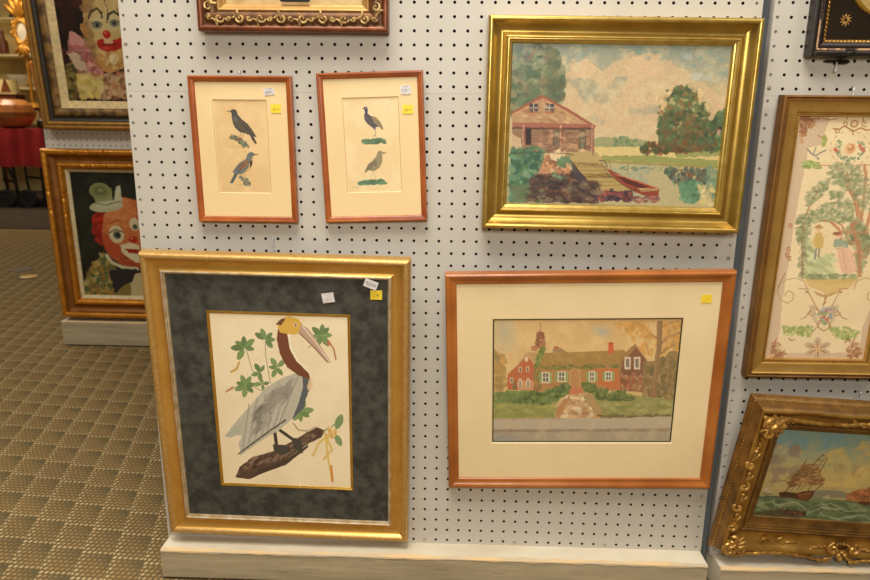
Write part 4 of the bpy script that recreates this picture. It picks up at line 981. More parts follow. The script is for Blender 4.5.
rail('gold_fillet', op, [(-.0004,.0150),(0,.0158),(.0018,.0160),(.0040,.0142),(.0055,.0142),(.0060,.0130)], M_FILL, pel)
art_waterbird().mesh('bird_print', (op[0]+.004, op[1]+.004, op[2]-.004, op[3]-.004), .0132, A_PRINT, pel)
sticker(pel, .1035,.5665,.0245,.0205,.0163,-.17,M_PAPER,'blank white tag stuck on the dark mat',[('. . . .',.004,0,.003,M_INK)])
sticker(pel, .1905,.6000,.0270,.0170,.0245,.36,M_PAPER,'white tag stuck across the frame lip and mat',[('02526',.0088,0,.0005,M_INK)])
sticker(pel, .2000,.5755,.0235,.0195,.0163,0,M_YEL,'yellow tag with a pencilled mark',[('4',.0090,.003,-.001,M_INKY)])
peg_hook(.2703,.7680+.0075,.034,'long silvery hook above the large gold framed waterbird print',y=0)
peg_hook(.2219,1.0995,.014,'tiny silvery hook above the left small bird print')
peg_hook(.4793,1.1060,.013,'tiny silvery hook above the right small bird print')

# ------------------------------------------------------------------ boathouse painting
M_GOLDL = gold('brassy_gold_leaf', (184,152,74), (150,118,48), dark=(96,60,22), scale=14, rough=.33, metal=.7, wear=.10, wscale=70, bump=.06)
M_GOLDR = gold('brassy_gold_ridge', (206,176,98), (176,144,64), dark=(96,60,22), scale=40, rough=.3, metal=.7, wear=.16, wscale=90, bump=.06)
A_OIL = art_mat('oil_paint', .5, .15, .25)
land = thing('framed_painting', 'wide brassy gold frame with a boathouse, pier and red rowboat landscape', 'framed painting', (.9436,-.003,.8036), rot(0,.0084))
w, H = .4977/2, .3926
rail('frame', (-w,0,w,H), sm([(0,0),(0,.034),(.0015,.0395),(.0050,.0412),(.0085,.0400),(.0105,.036)],3), M_GOLDR, land)
rail('cove_moulding', (-w,0,w,H), sm([(.0100,.0362),(.0125,.0325),(.019,.0265),(.027,.0245),(.0315,.0275),(.0345,.0300)],4), M_GOLDL, land)
rail('inner_moulding', (-w,0,w,H), sm([(.0340,.0298),(.0362,.0310),(.0378,.0290),(.0400,.0288),(.0415,.0262),(.0440,.0255),(.0462,.0235),(.0475,.0185)],3), M_GOLDR, land)
back(land, (-w+.01,.01,w-.01,H-.01), M_KRAFT)
art_boathouse().mesh('canvas_painting', (-w+.0465,.0465,w-.0465,H-.0465), .0195, A_OIL, land)

# ------------------------------------------------------------------ house watercolour
M_CREAM2 = simple('cream_linen_mat', (242,220,172), (236,212,162), 8, .6, coat=.2)
M_GREEN = simple('dark_green_mat_core', (62,62,34), None, 30, .7)
hs = thing('framed_watercolor', 'honey brown wood frame, cream mat and a watercolour of a low brick house', 'framed painting', (.9190,-.003,.2380), rot(.0874,-.0269))
w, H = .5640/2, .4903
rail('frame', (-w,0,w,H), sm([(0,0),(0,.016),(.0010,.0205),(.0040,.0225),(.0085,.0215),(.0125,.0190),(.0165,.0175),(.0200,.0175),(.0222,.0160),(.0226,.0120)],3), M_WOODH, hs)
back(hs, (-w+.008,.008,w-.008,H-.008), M_KRAFT)
op = (-.1885,.1075,.1925,.393)
panel('mat_board', (-w+.018,.018,w-.018,H-.018), .0130, M_CREAM2, hs, hole=op, th=.0015)
panel('inner_mat', (op[0]-.004,op[1]-.004,op[2]+.004,op[3]+.004), .0113, M_GREEN, hs, hole=(op[0]+.0028,op[1]+.0028,op[2]-.0028,op[3]-.0028), th=.0015)
art_house().mesh('watercolor_painting', (op[0]+.0022,op[1]+.0022,op[2]-.0022,op[3]-.0022), .0100, A_PRINT, hs)
sticker(hs, .2315,.4325,.0205,.0170,.0139,0,M_YEL,'yellow tag with a pencilled mark',[('1',.0080,.003,-.001,M_INKY)])

# ------------------------------------------------------------------ ornament helpers
def spiral(mb, cx, cz, r, a0, turns, rad, y, sgn=1, n=22, lift=.004):
    pts = []; rr = []
    for k in range(n+1):
        t = k/n; a = a0+sgn*t*turns*2*PI; q = r*(1-.82*t)
        pts.append((cx+q*math.cos(a), -(y+lift*math.sin(t*PI)), cz+q*math.sin(a))); rr.append(rad*(.45+.75*math.sin(PI*min(1, t*.9+.12))))
    mb.tube(pts, rr, 7); mb.ball((pts[-1][0], -(y+.002), pts[-1][2]), rad*1.25, 8, 5)
def leafm(mb, x, z, L, a, y, w=.32, th=.3):
    R = Matrix.Rotation(-a, 3, 'Y')
    mb.ball((x+math.cos(a)*L/2, -y, z+math.sin(a)*L/2), L/2, 8, 6, (1, th, w), R)
def acanthus(mb, x, z, L, a, y, n=5):
    for k in range(n):
        t = k/(n-1)-.5
        leafm(mb, x, z, L*(1-.5*abs(t)), a+t*1.5, y+.002*(1-abs(t)*2), .26)
def beads(name, rect, step, r, h, mat, parent, sq=1.):
    x0, z0, x1, z1 = rect; mb = MB()
    for (ax, az), (bx, bz) in (((x0,z0),(x1,z0)),((x1,z0),(x1,z1)),((x1,z1),(x0,z1)),((x0,z1),(x0,z0))):
        L = math.hypot(bx-ax, bz-az); n = max(2, int(L/step))
        for k in range(n):
            t = (k+.5)/n; horiz = abs(bx-ax) > abs(bz-az)
            mb.ball((ax+(bx-ax)*t, -h, az+(bz-az)*t), r, 6, 4, (sq, 1, 1) if horiz else (1, 1, sq))
    return mb.build(name, mat, parent)

# ------------------------------------------------------------------ carved frame cut by the top edge
M_UMB = gold('dark_umber_gilding', (120,78,36), (74,46,24), dark=(40,24,14), scale=60, rough=.45, metal=.4, wear=.25, wscale=60, bump=.2)
M_CREST = carved('rubbed_cream_gilding', (206,172,108), (104,70,36), 140, .5, .35, .3, .001, .35, .6)
M_REDG = gold('red_brown_gilding', (132,74,36), (96,48,24), dark=(50,26,16), scale=40, rough=.4, metal=.35, wear=.1, wscale=60)
M_LINR = gold('dull_gold_liner', (186,146,82), (164,122,64), scale=30, rough=.45, metal=.4, bump=.05)
top = thing('framed_picture', 'dark carved frame with cream scroll highlights, cut off by the top of the view', 'framed picture', (.3335,-.003,1.1685), rot(0,.004))
w, H = .357/2, .29
rail('frame', (-w,0,w,H), sm([(0,0),(0,.026),(.0015,.0300),(.0060,.0310),(.0098,.0288)],3), M_REDG, top)
rail('carved_moulding', (-w,0,w,H), sm([(.0095,.0290),(.0125,.0255),(.0220,.0285),(.0310,.0265),(.0360,.0215)],3), M_UMB, top)
rail('inner_liner', (-w,0,w,H), sm([(.0358,.0216),(.0375,.0235),(.0400,.0225),(.0460,.0165),(.0485,.0150),(.0505,.0100)],3), M_LINR, top)
mb = MB()
def scroll_run(mb, ax, az, bx, bz, step, y, r):
    L = math.hypot(bx-ax, bz-az); n = max(2, round(L/step)); dx, dz = (bx-ax)/L, (bz-az)/L; base = math.atan2(dz, dx)
    for k in range(n):
        t = (k+.5)/n; x, z = ax+(bx-ax)*t, az+(bz-az)*t; s = 1 if k % 2 else -1
        spiral(mb, x, z, r, base+(PI if s > 0 else 0), 1.0, .0021, y, s, 18, .003)
        spiral(mb, x+dx*step*.42, z+dz*step*.42, r*.62, base+(0 if s > 0 else PI), 1.0, .0017, y, -s, 14, .002)
        for j in range(5): leafm(mb, x-dx*(.004+j*.0035), z-dz*(.004+j*.0035), .016-.0015*j, base+s*(1.7-.35*j), y+.0005, .34)
rr = .0225
for a, b in (((-w+rr,rr),(w-rr,rr)),((w-rr,rr),(w-rr,H-rr)),((-w+rr,H-rr),(-w+rr,rr)),((w-rr,H-rr),(-w+rr,H-rr))): scroll_run(mb, a[0], a[1], b[0], b[1], .0400, .0285, .0088)
mb.build('scroll_ornament', M_CREST, top)
back(top, (-w+.01,.01,w-.01,H-.01), M_KRAFT)
art_small((206,178,124), (184,150,96), 51, 260, 200).mesh('picture', (-w+.050,.050,w-.050,H-.050), .0105, A_OIL, top)
o = MB().box((-.024,-.0205,-.0045),(.024,-.0185,.0045)).build('name_plate', M_DKMETAL, top); o.location = (.004, 0, .0575)
for s in (-1, 1): MB().ball((.004+s*.024, -.0195, .0575), .0045, 12, 6, (1,.25,1)).build('plate_end', M_DKMETAL, top)

# ------------------------------------------------------------------ right panel pictures
RU = Matrix.Rotation(.0151, 3, 'Z')
def ron(x, out=.003): # point on right unit's face by world x
    return -.0083+(x-1.2309)*math.tan(.0151)-out
M_GOLDT = gold('ochre_gold', (196,156,84), (176,134,66), scale=25, rough=.38, metal=.55, wear=.08, wscale=90, bump=.06)
M_GOLDTD = gold('dark_ochre_gold', (140,96,40), (110,74,32), scale=25, rough=.45, metal=.4, bump=.06)  # browner, duller gold than the flat moulding
tall = thing('framed_scenic_panel', 'tall ochre gold frame with a garden couple, medallion and scrollwork panel', 'framed picture', (1.3800,ron(1.38),.5055), RU @ rot(.03,0))
w, H = .2770/2, .5560
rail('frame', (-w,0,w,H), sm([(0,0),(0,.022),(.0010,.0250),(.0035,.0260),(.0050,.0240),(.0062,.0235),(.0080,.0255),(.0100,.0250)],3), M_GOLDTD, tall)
rail('flat_moulding', (-w,0,w,H), sm([(.0100,.0252),(.0120,.0235),(.0200,.0215),(.0290,.0205),(.0310,.0190)],3), M_GOLDT, tall)
rail('sight_edge', (-w,0,w,H), [(.0310,.0190),(.0325,.0150),(.0345,.0150),(.0350,.0172),(.0372,.0172),(.0385,.0100)], M_GOLDT, tall)
beads('beading', (-w+.0332,.0332,w-.0332,H-.0332), .0046, .0017, .0166, M_FILL, tall)
back(tall, (-w+.008,.008,w-.008,H-.008), M_KRAFT)
art_scenic().mesh('scenic_print', (-w+.038,.038,w-.038,H-.038), .0108, A_PRINT, tall)
peg_hook(1.3856,1.0790,.018,'small silvery hook above the tall scenic frame', y=ron(1.3856,0))

# black glass-mat frame at the top right
M_BLK = gold('worn_black_frame', (38,30,26), (26,20,18), dark=(150,118,78), scale=30, rough=.35, metal=.1, wear=.26, wscale=45, bump=.2)
M_BLKG = simple('black_glass_mat', (20,15,14), (26,18,16), 20, .12, 0, coat=.6)
M_ORN = simple('painted_gold_ornament', (206,158,76), (176,124,52), 60, .4, .4)
blk = thing('framed_oval_picture', 'worn black frame with gold flower corner and oval rim at the top right corner', 'framed picture', (1.4020,ron(1.402),1.1300), RU @ rot(.01,.0))
w, H = .2330/2, .275
rail('frame', (-w,0,w,H), sm([(0,0),(0,.022),(.0015,.0245),(.0060,.0250),(.0095,.0235),(.0110,.0200),(.0135,.0195),(.0150,.0215),(.0170,.0215)],3), M_BLK, blk)
rail('pale_worn_band', (-w,0,w,H), sm([(.0103,.0215),(.0112,.0222),(.0135,.0218),(.0142,.0205)],2), carved('worn_pinkish_gesso', (206,164,120), (50,36,28), 70, .6, 0, .3, .001, .44, .54), blk)
rail('inner_moulding', (-w,0,w,H), sm([(.0168,.0214),(.0190,.0190),(.0225,.0180),(.0245,.0165)],2), M_BLK, blk)
mb = MB()
x0, z0, x1, z1 = -w+.0265, .0265, w-.0265, H-.0265
for (ax, az), (bx, bz) in (((x0,z0),(x1,z0)),((x1,z0),(x1,z1)),((x1,z1),(x0,z1)),((x0,z1),(x0,z0))):
    L = math.hypot(bx-ax, bz-az); n = int(L/.0068); an = math.atan2(bz-az, bx-ax)
    for k in range(n):
        t = (k+.5)/n; leafm(mb, ax+(bx-ax)*t-.003*math.cos(an+.5), az+(bz-az)*t-.003*math.sin(an+.5), .0064, an+.5, .0172, .42, .35)
mb.build('leaf_tip_edge', M_FILL, blk)
rail('gilt_sight', (-w,0,w,H), [(.0240,.0166),(.0295,.0150),(.0300,.0100)], M_GOLDTD, blk)
back(blk, (-w+.008,.008,w-.008,H-.008), M_KRAFT)
mb = MB(); ox, oz, orx, orz = .006, .166, .066, .092; n = 64
rc = [(-w+.028,.028),(w-.028,.028),(w-.028,H-.028),(-w+.028,H-.028)]
def rect_hit(a):
    cx, cz = math.cos(a), math.sin(a); ts = []
    if cx > 1e-9: ts.append((w-.028-ox)/cx)
    if cx < -1e-9: ts.append((-w+.028-ox)/cx)
    if cz > 1e-9: ts.append((H-.028-oz)/cz)
    if cz < -1e-9: ts.append((.028-oz)/cz)
    t = min(ts); return (ox+cx*t, oz+cz*t)
vs = []
angs = sorted(set([2*PI*k/n for k in range(n)]+[math.atan2(z-oz, x-ox) % (2*PI) for x, z in rc])); n = len(angs)
for a in angs:
    vs.append((ox+orx*math.cos(a), -.0105, oz+orz*math.sin(a)))
for a in angs:
    p = rect_hit(a); vs.append((p[0], -.0105, p[1]))
mb.add(vs, [(k, n+k, n+(k+1) % n, (k+1) % n) for k in range(n)]).build('black_mat', M_BLKG, blk)
mb = MB(); R2 = []
pts = [(ox+orx*math.cos(2*PI*k/64), -.0115, oz+orz*math.sin(2*PI*k/64)) for k in range(65)]
mb.tube(pts, .0042, 8, False).build('oval_rim', M_FILL, blk)
art_small((150,128,76), (176,150,96), 61, 160, 200).mesh('oval_picture', (ox-orx,oz-orz,ox+orx,oz+orz), .0085, A_PRINT, blk)
for sx, sz in ((-1,-1),(1,-1),(-1,1),(1,1)):
    mb = MB(); cx, cz = (-.0535 if sx < 0 else .0785)*1., (.064 if sz < 0 else H-.060)
    if sx > 0: cx = .0765
    for k in range(10):
        a = 2*PI*k/10+.2; mb.tube([(cx+.003*math.cos(a), -.0112, cz+.003*math.sin(a)), (cx+.007*math.cos(a+.3), -.0114, cz+.007*math.sin(a+.3)), (cx+.0112*math.cos(a+.15), -.0112, cz+.0112*math.sin(a+.15))], [.0006,.0012,.0003], 6)
    mb.build('flower_ornament', M_ORN, blk)
mb = MB().add([(-w+.028,-.0135,.028),(w-.028,-.0135,.028),(w-.028,-.0135,H-.028),(-w+.028,-.0135,H-.028)], [(0,1,2,3)])
tg = bpy.data.materials.new('clear_picture_glass'); tg.use_nodes = True; nt = tg.node_tree; nt.nodes.clear()
oo = nt.nodes.new('ShaderNodeOutputMaterial'); mx = nt.nodes.new('ShaderNodeMixShader'); tr = nt.nodes.new('ShaderNodeBsdfTransparent'); gl = nt.nodes.new('ShaderNodeBsdfGlossy'); gl.inputs['Roughness'].default_value = .03
mx.inputs[0].default_value = .05; nt.links.new(tr.outputs[0], mx.inputs[1]); nt.links.new(gl.outputs[0], mx.inputs[2]); nt.links.new(mx.outputs[0], oo.inputs[0])
mb.build('glass_pane', tg, blk)
# flat steel bracket under the black frame
br = thing('frame_bracket', 'dark flat steel bracket with a lever under the black frame', 'hook', (1.3460, ron(1.346,.001), 1.1240), RU, 'picture hooks in the pegboard')
MB().tube([(-.019,0,-.001),(-.019,-.006,-.001),(.000,-.008,-.0005),(.018,-.008,0),(.0235,-.007,-.001),(.018,-.006,-.0035),(-.004,-.005,-.004)], .0021, 8).build('flat_bar', M_DKMETAL, br)
MB().tube([(-.004,-.009,-.001),(.010,-.030,.009),(.0165,-.034,.014)], [.0016,.0016,.0024], 8).build('lever', M_DKMETAL, br)
MB().tube([(-.0005,-.007,-.002),(-.0015,-.012,-.006),(-.003,-.013,-.020)], .0017, 8).build('hook_tip', M_HOOK, br)

# ------------------------------------------------------------------ ship painting in an ornate swept frame
M_SG = gold('deep_old_gold', (190,148,72), (138,100,44), dark=(64,38,16), scale=24, rough=.34, metal=.65, wear=.14, wscale=60, bump=.15)
M_SGD = gold('dark_old_gold', (112,76,32), (84,54,24), dark=(44,26,14), scale=50, rough=.5, metal=.4, wear=.2, wscale=80, bump=.2)
M_SGL = gold('outer_old_gold', (148,108,52), (92,66,34), dark=(60,38,18), scale=30, rough=.4, metal=.6, wear=.14, wscale=70, bump=.15)
M_SGO = carved('ornament_gold', (204,158,82), (88,58,28), 160, .36, .6, .25, .001, .3, .55)
ship = thing('framed_ship_painting', 'ornate swept gold frame with a leaning sailing ship on a green sea, bottom right', 'framed painting', (1.28929,-.010,.2), rot(.189,.0516))
R0 = (-.073, -.096, .430, .298); KB = 1.26
def rail2(name, prof, mat, seg=1, wob=None):
    """like rail(), with a deeper lower member"""
    x0, z0, x1, z1 = R0; mb = MB()
    for side in range(4):
        vs = []; m = len(prof)
        for k in range(seg+1):
            t = k/seg
            for d, h in prof:
                c = [(x0+d, z0+d*KB), (x1-d, z0+d*KB), (x1-d, z1-d), (x0+d, z1-d)]
                a, b = c[side], c[(side+1) % 4]; hh = h+(wob(side, t, d, h) if wob else 0)
                vs.append((a[0]+(b[0]-a[0])*t, -hh, a[1]+(b[1]-a[1])*t))
        mb.add(vs, [(k*m+i, (k+1)*m+i, (k+1)*m+i+1, k*m+i+1) for k in range(seg) for i in range(m-1)], True)
    return mb.build(name, mat, ship, 40)
def belly(side, t, d, h): return .003*math.sin(t*PI*6+side)*max(0, math.sin(PI*min(1, max(0, (d-.015)/.03))))
rail2('frame', sm([(0,.022),(.0005,.028),(.0040,.034),(.0065,.037),(.0110,.0500),(.0150,.0560)],3), M_SGL)
rail2('swept_moulding', sm([(.0148,.0558),(.0185,.0575),(.0225,.0555),(.0300,.0470),(.0390,.0420),(.0460,.0415),(.0500,.0430)],4), M_SG, 48, belly)
rail2('inner_moulding', sm([(.0498,.0430),(.0525,.0440),(.0550,.0410),(.0600,.0400),(.0630,.0370),(.0680,.0345),(.0740,.0325),(.0760,.0280)],3), M_SGL)
x0, z0, x1, z1 = R0
beads('inner_beading', (x0+.0575,z0+.0575*KB,x1-.0575,z1-.0575), .0056, .0021, .0412, M_SG, ship, 1.2)
beads('outer_beading', (x0+.0058,z0+.0058*KB,x1-.0058,z1-.0058), .0085, .0019, .0365, M_SG, ship, 1.6)
MB().box((x0+.012,-.026,z0+.014),(x1-.012,-.0225,z1-.012)).build('backing_board', M_KRAFT, ship)
def corner(x, z, sx, sz):
    mb = MB()
    spiral(mb, x+sx*.012, z+sz*.010, .015, PI/2 if sx > 0 else 0, 1.3, .0048, .056, sx*sz, 22, .006)
    spiral(mb, x+sx*.036, z+sz*.012, .012, 0, 1.2, .0042, .054, -sx*sz, 20, .006)
    spiral(mb, x+sx*.012, z+sz*.038, .012, PI, 1.2, .0040, .054, sx*sz, 20, .006)
    acanthus(mb, x+sx*.002, z+sz*.002, .036, math.atan2(sz, sx), .056, 7)
    for a in (0, .5, 1.0, 1.57): leafm(mb, x+sx*.018, z+sz*.018, .030, math.atan2(sz*math.sin(a), sx*math.cos(a)), .058, .28)
    leafm(mb, x-sx*.004, z-sz*.004, .024, math.atan2(sz, sx), .058, .5)
    for k in range(3): leafm(mb, x+sx*(.050+k*.012), z+sz*.006, .016, (0 if sx > 0 else PI)+sx*sz*(.5-.3*k), .053, .35)
    for k in range(3): leafm(mb, x+sx*.006, z+sz*(.050+k*.012), .016, (PI/2 if sz > 0 else -PI/2)-sx*sz*(.5-.3*k), .053, .35)
    mb.build('corner_ornament', M_SGO, ship)
CR = .020
for sx, sz, cx, cz in ((1,1,x0+CR,z0+CR-.006),(-1,1,x1-CR,z0+CR-.006),(1,-1,x0+CR+.004,z1-CR-.012),(-1,-1,x1-CR,z1-CR-.012)): corner(cx, cz, sx, sz)
def cartouche(x, z, a, K=1.35):
    mb = MB(); c_, s_ = math.cos(a), math.sin(a)
    P = lambda u, v: (x+K*(u*c_-v*s_), z+K*(u*s_+v*c_))
    for s in (-1, 1):
        q = P(s*.016, .010); spiral(mb, q[0], q[1], .009*K, a+PI/2, 1.2, .0028*K, .053, -s, 20, .006)
        for k in range(4): q = P(s*(.020+k*.008), .004+.003*math.sin(k)); leafm(mb, q[0], q[1], .013*K, a+(0 if s > 0 else PI)+s*(.7-.35*k), .052, .34)
        q = P(s*.010, -.010); leafm(mb, q[0], q[1], .018*K, a+(0 if s > 0 else PI)-s*.35, .054, .35)
    for u, v, r in ((-.004,-.004,.0045),(.005,-.003,.004),(.000,-.010,.005),(.000,.002,.0032)): q = P(u, v); mb.ball((q[0], -.056, q[1]), r*K, 8, 6)
    for k in range(9):
        t = PI*k/8; q = P(.013*math.cos(t), .006+.011*math.sin(t)); mb.ball((q[0], -.052, q[1]), .0021*K, 7, 5)
    mb.build('cartouche', M_SGO, ship)
    mb = MB(); q = P(0, .008); mb.ball((q[0], -.0465, q[1]), .011*K, 14, 6, (1,.25,.8)); mb.build('cartouche_hollow', M_SGD, ship)
zm = (z0+z1)/2
cartouche(.198, z0+.028, 0); cartouche(.198, z1-.030, PI); cartouche(x1-.026, zm, PI/2)
for k, z in enumerate((z0+.082, z0+.135, z0+.190, z0+.245)): # drops and shells climbing the left side
    mb = MB(); spiral(mb, x0+.024, z, .0105, PI/2, 1.1, .0036, .0525, 1 if k % 2 else -1, 18, .005)
    for j in range(4): leafm(mb, x0+.024, z+.006, .026-.004*j, PI/2+(-.6+.4*j), .0525, .3)
    mb.ball((x0+.026, -.056, z+.034), .0048, 8, 6); mb.build('side_ornament', M_SGO, ship)
for x in (.045, .290): # leaf sprays on the lower rail
    mb = MB()
    for k in range(5): leafm(mb, x+k*.011, z0+.040+.003*math.sin(k*2), .017, .9-.25*k if k % 2 else -.6+.1*k, .0455, .32)
    spiral(mb, x-.012, z0+.040, .011, 0, 1.1, .0028, .045, 1, 18, .003); mb.build('leaf_spray', M_SG, ship)
def ribbon(ax, az, bx, bz, nz, amp):
    pts = []; N = 60; mb = MB()
    for k in range(N+1):
        t = k/N; s_ = amp*math.sin(t*PI)
        pts.append((ax+(bx-ax)*t, -(.0555+.0012*math.sin(t*30)), az+(bz-az)*t+nz*s_))
    mb.tube(pts, [.0042+.0008*math.sin(k*1.3) for k in range(N+1)], 8); mb.build('swept_ribbon', M_SG, ship)
ribbon(x0+.04, z0+.004, .175, z0+.004, 1, .014); ribbon(.220, z0+.004, x1-.03, z0+.004, 1, .014)
ribbon(x0+.05, z1-.030, .175, z1-.030, -1, .010); ribbon(.220, z1-.030, x1-.04, z1-.030, -1, .010)
art_ship().mesh('ship_painting', (x0+.0745,z0+.0745*KB,x1-.0745,z1-.0745), .0300, A_OIL, ship)
peg_hook(1.4918,.4700,.014,'small silvery hook above the ornate ship painting', y=ron(1.4918,0))

# ------------------------------------------------------------------ the two clown pictures on the rear panel
M_DKOL = gold('dark_olive_gilding', (112,86,44), (78,58,32), dark=(30,24,16), scale=40, rough=.42, metal=.4, wear=.2, wscale=60)
M_MIDG = gold('dull_mid_gold', (170,126,58), (140,98,42), dark=(60,40,20), scale=40, rough=.4, metal=.5, wear=.15, wscale=60)
M_LINEN = simple('linen_liner', (222,196,140), None, 60, .7)
cu_ = thing('framed_clown_painting', 'upper clown picture, bald clown with pink ruff in a dark gold banded frame', 'framed painting', (-.772,1.597,.9690), rot(.085,.004))
w, H = .700/2, .900
rail('frame', (-w,0,w,H), sm([(0,0),(0,.040),(.002,.050),(.010,.052),(.016,.046),(.022,.050),(.028,.048),(.033,.042)],3), M_MIDG, cu_)
rail('dark_band', (-w,0,w,H), sm([(.032,.0425),(.038,.036),(.048,.034),(.055,.038)],3), simple('olive_black_band', (46,42,34), None, 30, .4), cu_)
rail('carved_band', (-w,0,w,H), sm([(.055,.038),(.060,.042),(.072,.041),(.082,.036),(.087,.034)],3), carved('carved_olive_gold', (138,104,54), (84,60,32), 30, .5, .35, .5, .003), cu_, 1)
rail('linen_liner', (-w,0,w,H), sm([(.087,.034),(.090,.030),(.108,.022),(.116,.018)],3), M_LINEN, cu_)
back(cu_, (-w+.01,.01,w-.01,H-.01), M_KRAFT)
art_clown_high().mesh('clown_painting', (-w+.115,.115,w-.115,H-.115), .018, A_DIM, cu_)
def notch(side, t, d, h):
    k = t*18+side*.4; f = k-math.floor(k)
    q = int(k*2.3+side) % 5
    return (-.0035 if f > .86 or (q == 0 and .4 < f < .5) else .0006*math.sin(k*9))*(h > .034)
cl = thing('framed_clown_painting', 'lower clown picture, clown in a small hat in a bright notched gold frame', 'framed painting', (-.8500,1.597,.1360), rot(.03,.004))
w, H = .575/2, .750
M_G2 = gold('bright_orange_gold', (214,148,48), (180,112,32), dark=(96,56,20), scale=24, rough=.35, metal=.6, wear=.12, wscale=50)
M_G2D = gold('brown_gold', (150,98,40), (122,72,24), dark=(70,40,16), scale=24, rough=.45, metal=.45, wear=.15, wscale=50)
rail('frame', (-w,0,w,H), sm([(0,0),(0,.040),(.003,.052),(.010,.056),(.020,.052),(.024,.046)],3), M_G2, cl, 90, notch)
rail('cove_moulding', (-w,0,w,H), sm([(.024,.046),(.030,.036),(.045,.028),(.056,.030),(.060,.038)],3), M_G2D, cl)
rail('inner_moulding', (-w,0,w,H), sm([(.060,.038),(.064,.044),(.074,.044),(.082,.034),(.086,.028)],3), M_G2, cl, 90, notch)
rail('white_liner', (-w,0,w,H), sm([(.086,.028),(.088,.026),(.098,.020),(.099,.016)],3), simple('off_white_liner', (214,196,150), None, 60, .7), cl)
back(cl, (-w+.01,.01,w-.01,H-.01), M_KRAFT)
art_clown_low().mesh('clown_painting', (-w+.098,.098,w-.098,H-.098), .0165, A_DIM, cl)

# ------------------------------------------------------------------ far background at the left
M_RED = simple('red_table_cloth', (176,34,34), (150,22,26), 5, .8)
M_STEEL = simple('black_steel_tube', (34,30,30), None, 20, .45, .3)
M_RUB = simple('dark_caster_rubber', (44,46,48), None, 20, .6)
cart = thing('folding_table', 'black steel folding table on casters under a red cloth, far left', 'table', (-4.75,6.75,0))
MB().box((-.85,-.36,.868),(.66,.36,.893)).build('tabletop', M_STEEL, cart)
for (xa, xb, yy) in ((.215,.262,-.28),(.585,.565,-.28),(-.70,-.72,-.28),(.55,.56,.28),(-.70,-.72,.28)):
    MB().tube([(xa,yy,.868),(xb,yy,.02),(xb,yy,0)], .019, 8).build('leg', M_STEEL, cart)
MB().tube([(.40,-.28,.36),(.585,-.28,.345)], .013, 8).build('cross_bar', M_STEEL, cart)
MB().tube([(.10,-.28,.33),(.235,-.28,.30)], .013, 8).build('cross_bar', M_STEEL, cart)
MB().tube([(-.72,-.28,.06),(.565,-.28,.06)], .013, 8).build('lower_bar', M_STEEL, cart)
MB().tube([(-.05,-.28,.868),(.10,-.28,.62),(.17,-.28,.50),(.22,-.28,.34)], .013, 8).build('brace', M_STEEL, cart)
for x in (.125,.385,-.60):
    MB().tube([(x-.01,-.28,.868),(x,-.28,.30)], .014, 8).build('leg', M_STEEL, cart)
    wl = MB().lathe([(0,-.022),(.035,-.022),(.04,-.018),(.095,-.022),(.108,-.012),(.108,.012),(.095,.022),(.04,.018),(.035,.022),(0,.022)], n=24)
    wl.v = [(a+x, b2-.30, c2+.110) for a, c2, b2 in wl.v]
    ob = wl.build('wheel', M_RUB, cart)
    MB().tube([(x,-.28,.30),(x,-.262,.24),(x,-.265,.110),(x,-.33,.110)], .013, 8).build('caster_fork', M_STEEL, ob)
mb = MB()      # draped cloth with soft folds
N = 70; vs = []; fs = []
X0, X1, Y0, Y1, Z1, Z0 = -5.66, -4.06, 6.37, 7.13, .905, .485
per = []
for k in range(N): per.append((X0+(X1-X0)*k/N, Y0, 0, -1))
for k in range(N//2): per.append((X1, Y0+(Y1-Y0)*k/(N//2), 1, 0))
for k in range(N): per.append((X1-(X1-X0)*k/N, Y1, 0, 1))
for k in range(N//2): per.append((X0, Y1-(Y1-Y0)*k/(N//2), -1, 0))
M = len(per)
for j in range(7):
    t = j/6
    for k, (x, y, nx, ny) in enumerate(per):
        a = (.006+.022*t)*math.sin(k*.55+math.sin(k*.21)*2)*(t > 0)+.012*t
        vs.append((x+nx*a, y+ny*a, Z1-(Z1-Z0)*t-.006*math.sin(k*.4)*t))
for j in range(6):
    for k in range(M): fs.append((j*M+k, (j+1)*M+k, (j+1)*M+(k+1) % M, j*M+(k+1) % M))
fs.append(tuple(range(M))[::-1])
o = mb.add(vs, fs, True).build('table_cloth', M_RED); tag(o, 'red cloth draped over the folding table at far left', 'tablecloth')
o = MB().box((-7.2,4.9,.001),(-2.6,9.2,.008)).build('table_shade_sheet', simple('painted_brown_shade', (66,50,34), (50,38,26), 8, .95))  # brown sheet laid on the carpet to paint in the shade under the table
tag(o, 'dark sheet standing in for the shade under the red-draped table', 'mat')
# cream display counter behind the table
M_CRM = simple('cream_cabinet_paint', (236,220,172), (226,206,150), 3, .6)
cab = thing('display_cabinet', 'tall cream display cabinet with shelves behind the red-draped table', 'cabinet', (-5.6,8.4,0))
MB().box((-1.5,.0,0),(1.5,.45,.95)).build('lower_cupboard', M_CRM, cab)
for x in (-1.5,-.52,.46,1.44): MB().box((x,0,.95),(x+.06,.06,2.9)).build('post', M_CRM, cab)
for z in (1.42,1.86,2.34): MB().box((-1.5,.02,z),(1.5,.42,z+.03)).build('shelf', M_CRM, cab)
MB().box((-1.5,.43,.95),(1.5,.46,2.9)).build('back_panel', simple('cabinet_back', (228,206,146), (196,172,118), 2, .7, lo=.4, hi=.6), cab)
MB().box((-1.53,-.03,2.88),(1.53,.48,2.98)).build('cornice', M_CRM, cab)
